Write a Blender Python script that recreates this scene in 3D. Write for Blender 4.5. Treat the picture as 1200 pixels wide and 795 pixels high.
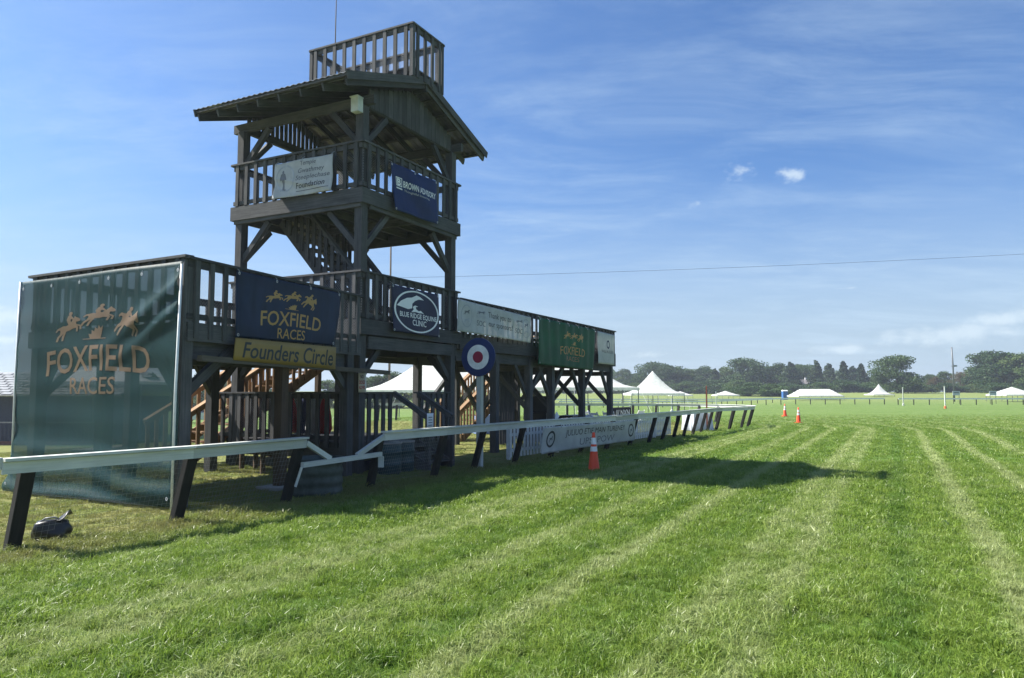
import bpy, bmesh, math, random
import numpy as np
from mathutils import Matrix, Vector
random.seed(7)
RNG = np.random.default_rng(11)
PI = math.pi
for o in list(bpy.data.objects): bpy.data.objects.remove(o)
sc = bpy.context.scene
C = sc.collection
col = C

# ------------------------------------------------------------------ camera
CAM_H, FPX, PITCH = 1.65, 860.0, 0.0717
cd = bpy.data.cameras.new('camera'); cam = bpy.data.objects.new('camera', cd); C.objects.link(cam)
cd.sensor_fit = 'HORIZONTAL'; cd.sensor_width = 36; cd.lens = 36*FPX/1200
cd.clip_start = 0.05; cd.clip_end = 6000
cam.location = (0, 0, CAM_H); cam.rotation_euler = (PI/2+PITCH, 0, 0)
sc.camera = cam

# ------------------------------------------------------------------ light and sky
SUN_TO = Vector((-9.19, 2.05, 9.86)).normalized()           # direction towards the sun, from the tower's shadow
SUN_EL = math.asin(SUN_TO.z); SUN_AZ = math.atan2(SUN_TO.x, SUN_TO.y)
sd = bpy.data.lights.new('sun', 'SUN'); sun = bpy.data.objects.new('sun', sd); C.objects.link(sun)
sd.energy = 4.1; sd.angle = math.radians(0.53); sd.color = (1.0, 0.95, 0.87)
sun.rotation_euler = (-SUN_TO).to_track_quat('-Z', 'Y').to_euler(); sun.location = (-30, 10, 40)
w = bpy.data.worlds.new('World'); sc.world = w; w.use_nodes = True
nt = w.node_tree; nt.nodes.clear()
def N(t, typ, **kw):
    n = t.nodes.new(typ)
    for k, v in kw.items():
        if k.startswith('i_'): n.inputs[k[2:].replace('_', ' ')].default_value = v
        elif k.startswith('n_'): n.inputs[int(k[2:])].default_value = v
        else: setattr(n, k, v)
    return n
def L(t, a, b): t.links.new(a, b)
def MATH(t, op, a, b=None, c=None, clamp=False):
    n = t.nodes.new('ShaderNodeMath'); n.operation = op; n.use_clamp = clamp
    for i, v in enumerate((a, b, c)):
        if v is None: continue
        if isinstance(v, (int, float)): n.inputs[i].default_value = v
        else: t.links.new(v, n.inputs[i])
    return n.outputs[0]
def MIXC(t, f, a, b, mode='MIX'):
    n = t.nodes.new('ShaderNodeMix'); n.data_type = 'RGBA'; n.blend_type = mode
    for i, v in ((0, f), (6, a), (7, b)):
        if isinstance(v, (int, float)): n.inputs[i].default_value = v
        elif isinstance(v, tuple): n.inputs[i].default_value = (v+(1,))[:4]
        else: t.links.new(v, n.inputs[i])
    return n.outputs[2]
def RAMP(t, f, stops, interp='LINEAR'):
    n = t.nodes.new('ShaderNodeValToRGB'); n.color_ramp.interpolation = interp
    e = n.color_ramp.elements
    while len(e) < len(stops): e.new(0.5)
    for i, (p, c) in enumerate(stops):
        e[i].position = p
        e[i].color = (c if isinstance(c, tuple) else (c, c, c))[:3]+(1,)
    t.links.new(f, n.inputs[0]); return n.outputs[0]
def MAPR(t, f, a, b, c=0.0, d=1.0, smooth=True):
    n = t.nodes.new('ShaderNodeMapRange'); n.interpolation_type = 'SMOOTHSTEP' if smooth else 'LINEAR'
    n.clamp = True
    t.links.new(f, n.inputs[0])
    for i, v in enumerate((a, b, c, d)): n.inputs[i+1].default_value = v
    return n.outputs[0]
def NOISE(t, vec, scale, detail=4, rough=0.55, dim='3D', dist=0.0):
    n = t.nodes.new('ShaderNodeTexNoise'); n.noise_dimensions = dim
    n.inputs['Scale'].default_value = scale; n.inputs['Detail'].default_value = detail
    n.inputs['Roughness'].default_value = rough; n.inputs['Distortion'].default_value = dist
    if vec is not None: t.links.new(vec, n.inputs['Vector'])
    return n.outputs['Fac']
def VMUL(t, vec, s, add=(0, 0, 0)):
    n = t.nodes.new('ShaderNodeMapping'); t.links.new(vec, n.inputs['Vector'])
    n.inputs['Scale'].default_value = s; n.inputs['Location'].default_value = add
    return n.outputs[0]

def px_dir(x, y):
    a = (x-600)/FPX; b = (397.5-y)/FPX
    return Vector((a, math.cos(PITCH)-b*math.sin(PITCH), math.sin(PITCH)+b*math.cos(PITCH)))

sky = N(nt, 'ShaderNodeTexSky', sky_type='NISHITA')
sky.sun_disc = False; sky.sun_elevation = SUN_EL; sky.sun_rotation = SUN_AZ
sky.altitude = 200; sky.air_density = 1.0; sky.dust_density = 1.8; sky.ozone_density = 3.0
tc = N(nt, 'ShaderNodeTexCoord')
dirv = tc.outputs['Generated']
sep = N(nt, 'ShaderNodeSeparateXYZ'); L(nt, dirv, sep.inputs[0])
dz = MATH(nt, 'MAXIMUM', sep.outputs[2], 0.0)
den = MATH(nt, 'ADD', dz, 0.10)
pxn = MATH(nt, 'DIVIDE', sep.outputs[0], den); pyn = MATH(nt, 'DIVIDE', sep.outputs[1], den)
comb = N(nt, 'ShaderNodeCombineXYZ'); L(nt, pxn, comb.inputs[0]); L(nt, pyn, comb.inputs[1])
plane = comb.outputs[0]
rotm = N(nt, 'ShaderNodeMapping'); L(nt, plane, rotm.inputs[0])
rotm.inputs['Rotation'].default_value = (0, 0, math.radians(18)); rotm.inputs['Scale'].default_value = (0.55, 1.35, 1)
warp = N(nt, 'ShaderNodeTexNoise'); warp.inputs['Scale'].default_value = 0.7; L(nt, plane, warp.inputs['Vector'])
wmix = N(nt, 'ShaderNodeVectorMath', operation='MULTIPLY_ADD'); L(nt, warp.outputs['Color'], wmix.inputs[0])
wmix.inputs[1].default_value = (0.9, 0.9, 0); L(nt, rotm.outputs[0], wmix.inputs[2])
cir = NOISE(nt, wmix.outputs[0], 2.3, 12, 0.70)
patch = NOISE(nt, plane, 0.6, 4, 0.6)
cirr = MATH(nt, 'MULTIPLY', MAPR(nt, cir, 0.34, 0.86), MAPR(nt, patch, 0.30, 0.62, 0.20, 1.0))
lowb = MAPR(nt, dz, 0.02, 0.55, 1.0, 0.55)
cirr = MATH(nt, 'MULTIPLY', cirr, lowb)
# small cumulus low over the horizon and a few wisps, placed by direction
def puff(px, py, rx, ry, thr, seed, sc_=26.0):
    d = px_dir(px, py).normalized()
    right = Vector((d.y, -d.x, 0)).normalized(); up = right.cross(d)
    def dot(v):
        n = N(nt, 'ShaderNodeVectorMath', operation='DOT_PRODUCT'); L(nt, dirv, n.inputs[0]); n.inputs[1].default_value = v
        return n.outputs['Value']
    xx = MATH(nt, 'DIVIDE', dot(right), rx/FPX); yy = MATH(nt, 'DIVIDE', dot(up), ry/FPX)
    r = MATH(nt, 'SQRT', MATH(nt, 'ADD', MATH(nt, 'MULTIPLY', xx, xx), MATH(nt, 'MULTIPLY', yy, yy)))
    front = MATH(nt, 'GREATER_THAN', dot(d), 0.0)
    nz = NOISE(nt, VMUL(nt, dirv, (1, 1, 1.6), (seed, seed*1.7, 0)), sc_, 7, 0.62)
    m = MATH(nt, 'SUBTRACT', MATH(nt, 'ADD', nz, MAPR(nt, r, 0, 1, 0.26, -0.5, False)), thr)
    return MATH(nt, 'MULTIPLY', MAPR(nt, m, -0.03, 0.30), front)
puffs = None
for a in ((1120, 392, 170, 34, .43, 1.3, 22.), (1170, 374, 80, 26, .42, 9.1, 24.), (868, 203, 62, 46, .53, 4.2, 30.), (932, 203, 44, 30, .53, 8.8, 34.), (815, 240, 40, 22, .64, 3.3, 34.), (18, 372, 60, 24, .40, 2.2),
          (10, 398, 80, 16, .42, 7.7), (985, 410, 90, 16, .46, 5.5), (760, 416, 60, 14, .46, 3.1), (990, 338, 46, 4, .58, 6.0, 40.)):
    q = puff(*a)
    puffs = q if puffs is None else MATH(nt, 'MAXIMUM', puffs, q)
haze_band = MAPR(nt, dz, 0.0, 0.30, 0.85, 0.0)
tint = MIXC(nt, 1.0, sky.outputs[0], (0.60, 0.83, 1.10), 'MULTIPLY')
c1 = MIXC(nt, haze_band, tint, (3.5, 4.4, 5.3))
c2 = MIXC(nt, MATH(nt, 'MULTIPLY', cirr, 0.72), c1, (4.0, 5.2, 6.4))
c3 = MIXC(nt, MATH(nt, 'MULTIPLY', puffs, 0.7), c2, (5.0, 5.9, 6.6))
bg = N(nt, 'ShaderNodeBackground'); bg.inputs[1].default_value = 0.052
L(nt, c3, bg.inputs[0])
ow = N(nt, 'ShaderNodeOutputWorld'); L(nt, bg.outputs[0], ow.inputs[0])
sc.render.engine = 'CYCLES'
sc.view_settings.view_transform = 'Standard'; sc.view_settings.look = 'None'
sc.view_settings.exposure = 1.6; sc.view_settings.gamma = 1.0
sc.cycles.transparent_max_bounces = 16; sc.cycles.max_bounces = 6; sc.cycles.diffuse_bounces = 3; sc.cycles.glossy_bounces = 2; sc.cycles.transmission_bounces = 3; sc.cycles.volume_bounces = 0

# ------------------------------------------------------------------ frames and pixel helpers
ANG = 0.4798
SU, CU = math.sin(ANG), math.cos(ANG)
STAND = Matrix.Translation((-3.13, 15.0, 0)) @ Matrix.Rotation(PI/2-ANG, 4, 'Z')     # local x = u (along the track), y = v (away from it)
STINV = STAND.inverted()
def UV(u, v, z=0.0): return STAND @ Vector((u, v, z))
def ground(px, py, z=0.0):
    r = px_dir(px, py); t = (z-CAM_H)/r.z
    return Vector((0, 0, CAM_H))+r*t
def at_depth(px, py, Y):
    r = px_dir(px, py); return Vector((0, 0, CAM_H))+r*(Y/r.y)
def on_wall(px, py, a, b):
    """pixel -> point (stand frame) on the vertical plane through stand points a, b"""
    A = UV(*a); B = UV(*b); d = (B-A).normalized(); n = Vector((d.y, -d.x, 0))
    r = px_dir(px, py); o = Vector((0, 0, CAM_H)); t = (A-o).dot(n)/r.dot(n)
    return STINV @ (o+r*t)
def sstep(a, b, x):
    t = min(1, max(0, (x-a)/(b-a))); return t*t*(3-2*t)
def terrain(x, y):
    v = (x+3.13)*-CU+(y-15)*SU
    lft = sstep(6, 14, -x)
    z = (-0.45*sstep(45, 85, y)-0.5*sstep(5, 20, v)*sstep(45, 80, y))*(1-lft)-2.65*(1-.34*sstep(64, 80, y))*min(1, max(0, (v-10.5)/36))*sstep(6, 14, -x)*(1-sstep(150, 240, y))
    z += 1.75*sstep(135, 250, y)
    return z

# ------------------------------------------------------------------ materials
MATS = {}
def newmat(name):
    m = bpy.data.materials.new(name); m.use_nodes = True; t = m.node_tree; t.nodes.clear()
    out = N(t, 'ShaderNodeOutputMaterial'); MATS[name] = m
    return m, t, out
def principled(t, out, color=None, rough=0.7, metal=0.0, spec=0.4):
    b = N(t, 'ShaderNodeBsdfPrincipled'); b.inputs['Roughness'].default_value = rough; b.inputs['Metallic'].default_value = metal
    b.inputs['Specular IOR Level'].default_value = spec
    if isinstance(color, tuple): b.inputs['Base Color'].default_value = color[:3]+(1,)
    elif color is not None: L(t, color, b.inputs['Base Color'])
    L(t, b.outputs[0], out.inputs[0]); return b
def bump(t, b, h, strength=0.3, dist=0.01):
    n = N(t, 'ShaderNodeBump'); n.inputs['Strength'].default_value = strength; n.inputs['Distance'].default_value = dist
    L(t, h, n.inputs['Height']); L(t, n.outputs[0], b.inputs['Normal'])
def simple(name, color, rough=0.6, metal=0.0, var=0.12, scale=6.0, spec=0.4):
    m, t, o = newmat(name); tcx = N(t, 'ShaderNodeTexCoord')
    nz = NOISE(t, tcx.outputs['Object'], scale, 5, 0.6)
    lo = tuple(c*(1-var*1.6) for c in color); hi = tuple(min(1, c*(1+var)) for c in color)
    cc = RAMP(t, nz, [(0.3, lo), (0.72, hi)])
    b = principled(t, o, cc, rough, metal, spec)
    return m
def wood(name, dark, light, rough=0.85, weather=0.5):
    m, t, o = newmat(name); tcx = N(t, 'ShaderNodeTexCoord'); oi = N(t, 'ShaderNodeObjectInfo')
    off = N(t, 'ShaderNodeVectorMath', operation='SCALE'); off.inputs[0].default_value = (13.1, 7.7, 5.3); L(t, oi.outputs['Random'], off.inputs['Scale'])
    add = N(t, 'ShaderNodeVectorMath', operation='ADD'); L(t, tcx.outputs['Object'], add.inputs[0]); L(t, off.outputs[0], add.inputs[1])
    grain = NOISE(t, VMUL(t, add.outputs[0], (1.2, 34, 34)), 1.6, 6, 0.65, dist=0.4)
    blot = NOISE(t, add.outputs[0], 2.2, 4, 0.6)
    f = MATH(t, 'ADD', MATH(t, 'MULTIPLY', grain, 0.62), MATH(t, 'MULTIPLY', blot, 0.38))
    c = RAMP(t, f, [(0.30, dark), (0.52, tuple((a+b)/2 for a, b in zip(dark, light))), (0.70, light)])
    c = MIXC(t, MATH(t, 'MULTIPLY', oi.outputs['Random'], 0.6), c, tuple(x*0.55 for x in dark))
    stain = MAPR(t, NOISE(t, VMUL(t, add.outputs[0], (0.7, 5, 5)), 1.0, 3), 0.55, 0.75)
    c = MIXC(t, MATH(t, 'MULTIPLY', stain, weather), c, tuple(x*0.5 for x in dark))
    b = principled(t, o, c, rough, 0, 0.25)
    bump(t, b, grain, 0.5, 0.006)
    return m
wood('timber', (0.044, 0.046, 0.049), (0.165, 0.164, 0.160))
wood('timber_brown', (0.055, 0.036, 0.024), (0.15, 0.105, 0.07))
wood('sunlit_timber', (0.22, 0.13, 0.07), (0.46, 0.31, 0.18), weather=0.2)  # paler, redder wood: sunlight on the stairs painted into the colour
wood('post_black', (0.010, 0.011, 0.010), (0.040, 0.040, 0.035))
wood('white_paint', (0.46, 0.48, 0.45), (0.80, 0.82, 0.78), rough=0.6, weather=0.35)
wood('plank_grey', (0.09, 0.078, 0.06), (0.22, 0.19, 0.15))
simple('metal_roof', (0.20, 0.21, 0.22), 0.45, 0.6, 0.25, 3)
simple('wire', (0.30, 0.31, 0.31), 0.5, 0.6)
simple('white_vinyl', (0.80, 0.80, 0.78), 0.5)
simple('white_metal', (0.74, 0.75, 0.74), 0.4)
simple('gold_ink', (0.40, 0.25, 0.08), 0.6, var=0.05)
simple('tan_ink', (0.30, 0.175, 0.085), 0.6, var=0.05)
simple('black_ink', (0.03, 0.035, 0.04), 0.6)
simple('grey_ink', (0.15, 0.16, 0.18), 0.6)
simple('pale_ink', (0.42, 0.44, 0.47), 0.6)
simple('white_ink', (0.80, 0.81, 0.82), 0.6, var=0.03)
simple('red_ink', (0.55, 0.05, 0.05), 0.6)
simple('sign_yellow', (0.29, 0.19, 0.045), 0.5, var=0.10, scale=2)
simple('navy_paint', (0.012, 0.030, 0.12), 0.4)
simple('roundel_red', (0.30, 0.018, 0.05), 0.45)
simple('galvanised', (0.060, 0.078, 0.068), 0.55, 0.2, 0.3, 8)
simple('dark_soil', (0.05, 0.035, 0.025), 0.95)
simple('concrete', (0.36, 0.35, 0.33), 0.9)
simple('black_plastic', (0.012, 0.012, 0.013), 0.35, spec=0.5)
simple('grey_plastic', (0.25, 0.25, 0.26), 0.4)
simple('box_grey', (0.60, 0.62, 0.60), 0.5)
simple('cone_orange', (0.80, 0.075, 0.025), 0.5, var=0.06)
simple('cone_white', (0.78, 0.78, 0.78), 0.35)
simple('teal_plastic', (0.018, 0.050, 0.062), 0.45)
simple('red_fabric', (0.50, 0.02, 0.025), 0.8)
simple('navy_fabric', (0.02, 0.03, 0.10), 0.8)
simple('case_black', (0.022, 0.022, 0.024), 0.5)
simple('bark', (0.10, 0.08, 0.06), 0.95)
simple('dark_siding', (0.026, 0.040, 0.075), 0.7)
simple('car_white', (0.78, 0.78, 0.78), 0.25, spec=0.6)
simple('car_glass', (0.02, 0.025, 0.03), 0.08, spec=0.8)
simple('tyre', (0.02, 0.02, 0.02), 0.8)
simple('rim', (0.4, 0.4, 0.42), 0.35, 0.7)
simple('lamp_red', (0.35, 0.02, 0.02), 0.3)
simple('toilet_blue', (0.03, 0.12, 0.34), 0.5)
simple('rust', (0.16, 0.05, 0.035), 0.8)
simple('house_wall', (0.55, 0.56, 0.57), 0.8)
simple('house_roof', (0.16, 0.15, 0.15), 0.8)
simple('galv_pole', (0.13, 0.14, 0.15), 0.5, 0.3)
simple('orange_paint', (0.60, 0.14, 0.04), 0.6)
simple('sign_board', (0.48, 0.52, 0.55), 0.5)

def cloth(name, color, alpha=1.0, transl=0.35, rough=0.5, weave=0.0):
    m, t, o = newmat(name); tcx = N(t, 'ShaderNodeTexCoord')
    nz = NOISE(t, tcx.outputs['Object'], 3.0, 5, 0.6)
    cc = RAMP(t, nz, [(0.3, tuple(c*0.82 for c in color)), (0.7, tuple(min(1, c*1.1) for c in color))])
    b = N(t, 'ShaderNodeBsdfPrincipled'); b.inputs['Roughness'].default_value = rough; b.inputs['Specular IOR Level'].default_value = 0.35
    L(t, cc, b.inputs['Base Color'])
    tr = N(t, 'ShaderNodeBsdfTranslucent'); L(t, cc, tr.inputs[0])
    mx = N(t, 'ShaderNodeMixShader'); mx.inputs[0].default_value = transl
    L(t, b.outputs[0], mx.inputs[1]); L(t, tr.outputs[0], mx.inputs[2])
    fine = NOISE(t, VMUL(t, tcx.outputs['Object'], (7, 7, 2.2)), 1.0, 3, 0.5)
    bump(t, b, fine, 0.35, 0.02)
    last = mx.outputs[0]
    if alpha < 1:
        tp = N(t, 'ShaderNodeBsdfTransparent'); m2 = N(t, 'ShaderNodeMixShader'); m2.inputs[0].default_value = alpha
        L(t, tp.outputs[0], m2.inputs[1]); L(t, last, m2.inputs[2]); last = m2.outputs[0]
    L(t, last, o.inputs[0]); return m
cloth('green_screen', (0.022, 0.080, 0.084), 0.68, 0.45)
cloth('screen_ink', (0.25, 0.17, 0.105), 0.82, 0.3)
cloth('navy_banner', (0.012, 0.030, 0.075), 0.93, 0.35)
cloth('blue_banner', (0.010, 0.032, 0.14), 1.0, 0.3)
cloth('dark_navy_banner', (0.012, 0.018, 0.065), 1.0, 0.2)
cloth('green_banner', (0.018, 0.13, 0.065), 1.0, 0.45)
cloth('white_banner', (0.56, 0.57, 0.56), 1.0, 0.25)
cloth('tent_white', (0.82, 0.82, 0.81), 1.0, 0.45)
cloth('table_cloth', (0.70, 0.74, 0.82), 1.0, 0.3)
cloth('table_blue', (0.30, 0.40, 0.62), 1.0, 0.3)

# grass blades and leaves
def leafmat(name, stops, transl=0.4, spec=0.3, stripes=False, rough=0.55):
    m, t, o = newmat(name); oi = N(t, 'ShaderNodeObjectInfo'); geo = N(t, 'ShaderNodeNewGeometry')
    pos = geo.outputs['Position']
    big = NOISE(t, pos, 0.35, 4, 0.6); fine = NOISE(t, pos, 2.3, 3, 0.6)
    f = MATH(t, 'ADD', MATH(t, 'MULTIPLY', oi.outputs['Random'], 0.45), MATH(t, 'ADD', MATH(t, 'MULTIPLY', big, 0.3), MATH(t, 'MULTIPLY', fine, 0.3)))
    c = RAMP(t, f, stops)
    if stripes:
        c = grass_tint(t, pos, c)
    b = N(t, 'ShaderNodeBsdfPrincipled'); b.inputs['Roughness'].default_value = rough; b.inputs['Specular IOR Level'].default_value = spec
    L(t, c, b.inputs['Base Color'])
    tr = N(t, 'ShaderNodeBsdfTranslucent'); L(t, c, tr.inputs[0])
    mx = N(t, 'ShaderNodeMixShader'); mx.inputs[0].default_value = transl
    L(t, b.outputs[0], mx.inputs[1]); L(t, tr.outputs[0], mx.inputs[2]); L(t, mx.outputs[0], o.inputs[0])
    return m
ARC_C = (5.5, 36.5)
def track_dist(t, pos):
    """distance outwards from the inner rail: straight along the stand, then round the bend"""
    sub = N(t, 'ShaderNodeVectorMath', operation='SUBTRACT'); L(t, pos, sub.inputs[0]); sub.inputs[1].default_value = (ARC_C[0], ARC_C[1], 0)
    def dot(v):
        n = N(t, 'ShaderNodeVectorMath', operation='DOT_PRODUCT'); L(t, sub.outputs[0], n.inputs[0]); n.inputs[1].default_value = v
        return n.outputs['Value']
    au = dot((SU, CU, 0)); av = dot((CU, -SU, 0))
    aup = MATH(t, 'MAXIMUM', au, 0.0)
    rad = MATH(t, 'SQRT', MATH(t, 'ADD', MATH(t, 'MULTIPLY', aup, aup), MATH(t, 'MULTIPLY', av, av)))
    sgn = MATH(t, 'SIGN', av)
    straight = MATH(t, 'LESS_THAN', au, 0.0)
    s1 = MATH(t, 'MULTIPLY', MATH(t, 'MULTIPLY', rad, sgn), straight)
    s2 = MATH(t, 'MULTIPLY', rad, MATH(t, 'SUBTRACT', 1.0, straight))
    return MATH(t, 'ADD', s1, s2)      # rail lies near 5
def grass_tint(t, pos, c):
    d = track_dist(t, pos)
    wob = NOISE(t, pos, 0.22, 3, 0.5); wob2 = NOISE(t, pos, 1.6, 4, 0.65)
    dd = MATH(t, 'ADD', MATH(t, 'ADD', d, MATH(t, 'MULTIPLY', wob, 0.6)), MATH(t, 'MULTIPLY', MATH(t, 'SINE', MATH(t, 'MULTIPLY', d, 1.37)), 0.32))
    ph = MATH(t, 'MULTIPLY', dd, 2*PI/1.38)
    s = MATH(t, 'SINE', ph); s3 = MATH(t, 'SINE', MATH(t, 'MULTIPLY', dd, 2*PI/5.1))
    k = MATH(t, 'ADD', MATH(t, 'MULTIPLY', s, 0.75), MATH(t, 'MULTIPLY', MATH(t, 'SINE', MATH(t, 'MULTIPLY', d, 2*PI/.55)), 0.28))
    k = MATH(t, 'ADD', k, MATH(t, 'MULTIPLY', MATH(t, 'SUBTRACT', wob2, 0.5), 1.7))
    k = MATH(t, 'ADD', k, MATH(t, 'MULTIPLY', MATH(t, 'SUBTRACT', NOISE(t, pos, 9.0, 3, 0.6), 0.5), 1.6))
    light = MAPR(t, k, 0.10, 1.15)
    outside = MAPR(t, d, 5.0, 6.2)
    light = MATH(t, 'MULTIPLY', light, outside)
    c = MIXC(t, MATH(t, 'MULTIPLY', light, 0.55), c, (0.43, 0.465, 0.225))  # pale stripes: dry clippings plus light off bent blades, painted into the colour
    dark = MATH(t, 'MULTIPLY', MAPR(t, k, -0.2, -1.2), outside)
    c = MIXC(t, MATH(t, 'MULTIPLY', dark, 0.5), c, (0.060, 0.150, 0.016))  # dark stripes: duller side of the leaning blades painted into the colour
    # dry, trodden turf inside the rail
    ins = MAPR(t, d, 5.2, 4.2)
    c = MIXC(t, MATH(t, 'MULTIPLY', ins, MAPR(t, wob2, 0.35, 0.6, 0.45, 0.85)), c, (0.21, 0.20, 0.070))
    return c
GSTOPS = [(0.22, (0.082, 0.145, 0.016)), (0.48, (0.185, 0.285, 0.038)), (0.68, (0.245, 0.335, 0.058)), (0.80, (0.36, 0.42, 0.19))]
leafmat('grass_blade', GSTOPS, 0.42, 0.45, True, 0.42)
leafmat('clipping_and_glint', [(0.25, (0.28, 0.33, 0.13)), (0.5, (0.42, 0.47, 0.24)), (0.8, (0.58, 0.58, 0.38))], 0.3, 0.5, False, 0.4)  # dry clippings, and bright blade glints painted as pale tufts
m, t, o = newmat('turf')
geo = N(t, 'ShaderNodeNewGeometry'); pos = geo.outputs['Position']
nn = MATH(t, 'ADD', MATH(t, 'MULTIPLY', NOISE(t, pos, 0.12, 5, 0.6), 0.5), MATH(t, 'MULTIPLY', NOISE(t, pos, 7.0, 5, 0.7), 0.5))
c = RAMP(t, nn, [(0.3, (0.045, 0.095, 0.013)), (0.5, (0.080, 0.145, 0.022)), (0.7, (0.12, 0.18, 0.040))])
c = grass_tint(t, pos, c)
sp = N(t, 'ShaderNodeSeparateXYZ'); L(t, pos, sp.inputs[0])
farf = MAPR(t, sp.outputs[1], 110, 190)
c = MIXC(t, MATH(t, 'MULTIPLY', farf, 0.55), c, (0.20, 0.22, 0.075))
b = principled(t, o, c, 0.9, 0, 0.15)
bump(t, b, NOISE(t, pos, 22.0, 5, 0.7), 0.9, 0.05)
leafmat('leaf_dark', [(0.2, (0.020, 0.050, 0.014)), (0.5, (0.042, 0.085, 0.022)), (0.8, (0.075, 0.120, 0.034))], 0.3, 0.25)
leafmat('leaf_mid', [(0.2, (0.032, 0.070, 0.016)), (0.5, (0.062, 0.112, 0.026)), (0.8, (0.11, 0.155, 0.045))], 0.3, 0.25)
leafmat('leaf_pine', [(0.2, (0.016, 0.040, 0.018)), (0.5, (0.032, 0.065, 0.026)), (0.8, (0.055, 0.090, 0.036))], 0.2, 0.25)
leafmat('leaf_rust', [(0.2, (0.06, 0.05, 0.02)), (0.5, (0.12, 0.085, 0.035)), (0.8, (0.16, 0.12, 0.06))], 0.3, 0.2)

# ------------------------------------------------------------------ object helpers
FM = {}
def tag(o, label=None, cat=None, group=None, kind=None):
    if label: o['label'] = label
    if cat: o['category'] = cat
    if group: o['group'] = group
    if kind: o['kind'] = kind
    return o
def empty(name, M, label, cat, group=None):
    o = bpy.data.objects.new(name, None); C.objects.link(o); o.empty_display_size = 0.2
    o.matrix_basis = M.copy(); FM[o.name] = Matrix.Identity(4)
    return tag(o, label, cat, group)
def link(name, me, parent, M=Matrix.Identity(4), mat=None):
    """place mesh me at M, given in the frame of the top-level thing"""
    o = bpy.data.objects.new(name, me); C.objects.link(o)
    if mat and not me.materials: me.materials.append(MATS[mat])
    if parent is not None:
        o.parent = parent; o.matrix_basis = FM[parent.name].inverted() @ M
    else: o.matrix_basis = M
    FM[o.name] = M.copy()
    return o
BOX = {}
def boxmesh(l, w_, h, mat, ch=0.0):
    k = (round(l, 3), round(w_, 3), round(h, 3), mat, ch)
    if k in BOX: return BOX[k]
    bm = bmesh.new(); bmesh.ops.create_cube(bm, size=1)
    for v in bm.verts: v.co = Vector((v.co.x*k[0], v.co.y*k[1], v.co.z*k[2]))
    if ch: bmesh.ops.bevel(bm, geom=list(bm.edges), offset=ch, segments=1, affect='EDGES')
    me = bpy.data.meshes.new('piece'); bm.to_mesh(me); bm.free(); me.materials.append(MATS[mat]); BOX[k] = me
    return me
def bar_matrix(p0, p1, up=(0, 0, 1)):
    p0, p1 = Vector(p0), Vector(p1); x = (p1-p0); l = x.length; x.normalize()
    up = Vector(up)
    if abs(x.dot(up)) > 0.98: up = Vector((1, 0, 0)) if abs(x.z) > 0.9 else Vector((0, 0, 1))
    y = up.cross(x).normalized(); z = x.cross(y)
    M = Matrix((x, y, z)).transposed().to_4x4(); M.translation = (p0+p1)/2
    return M, l
def bar(name, parent, p0, p1, wy, hz, mat, up=(0, 0, 1), ch=0.0):
    """straight timber from p0 to p1: wy across, hz along 'up'"""
    M, l = bar_matrix(p0, p1, up)
    return link(name, boxmesh(l, wy, hz, mat, ch), parent, M)
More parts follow.
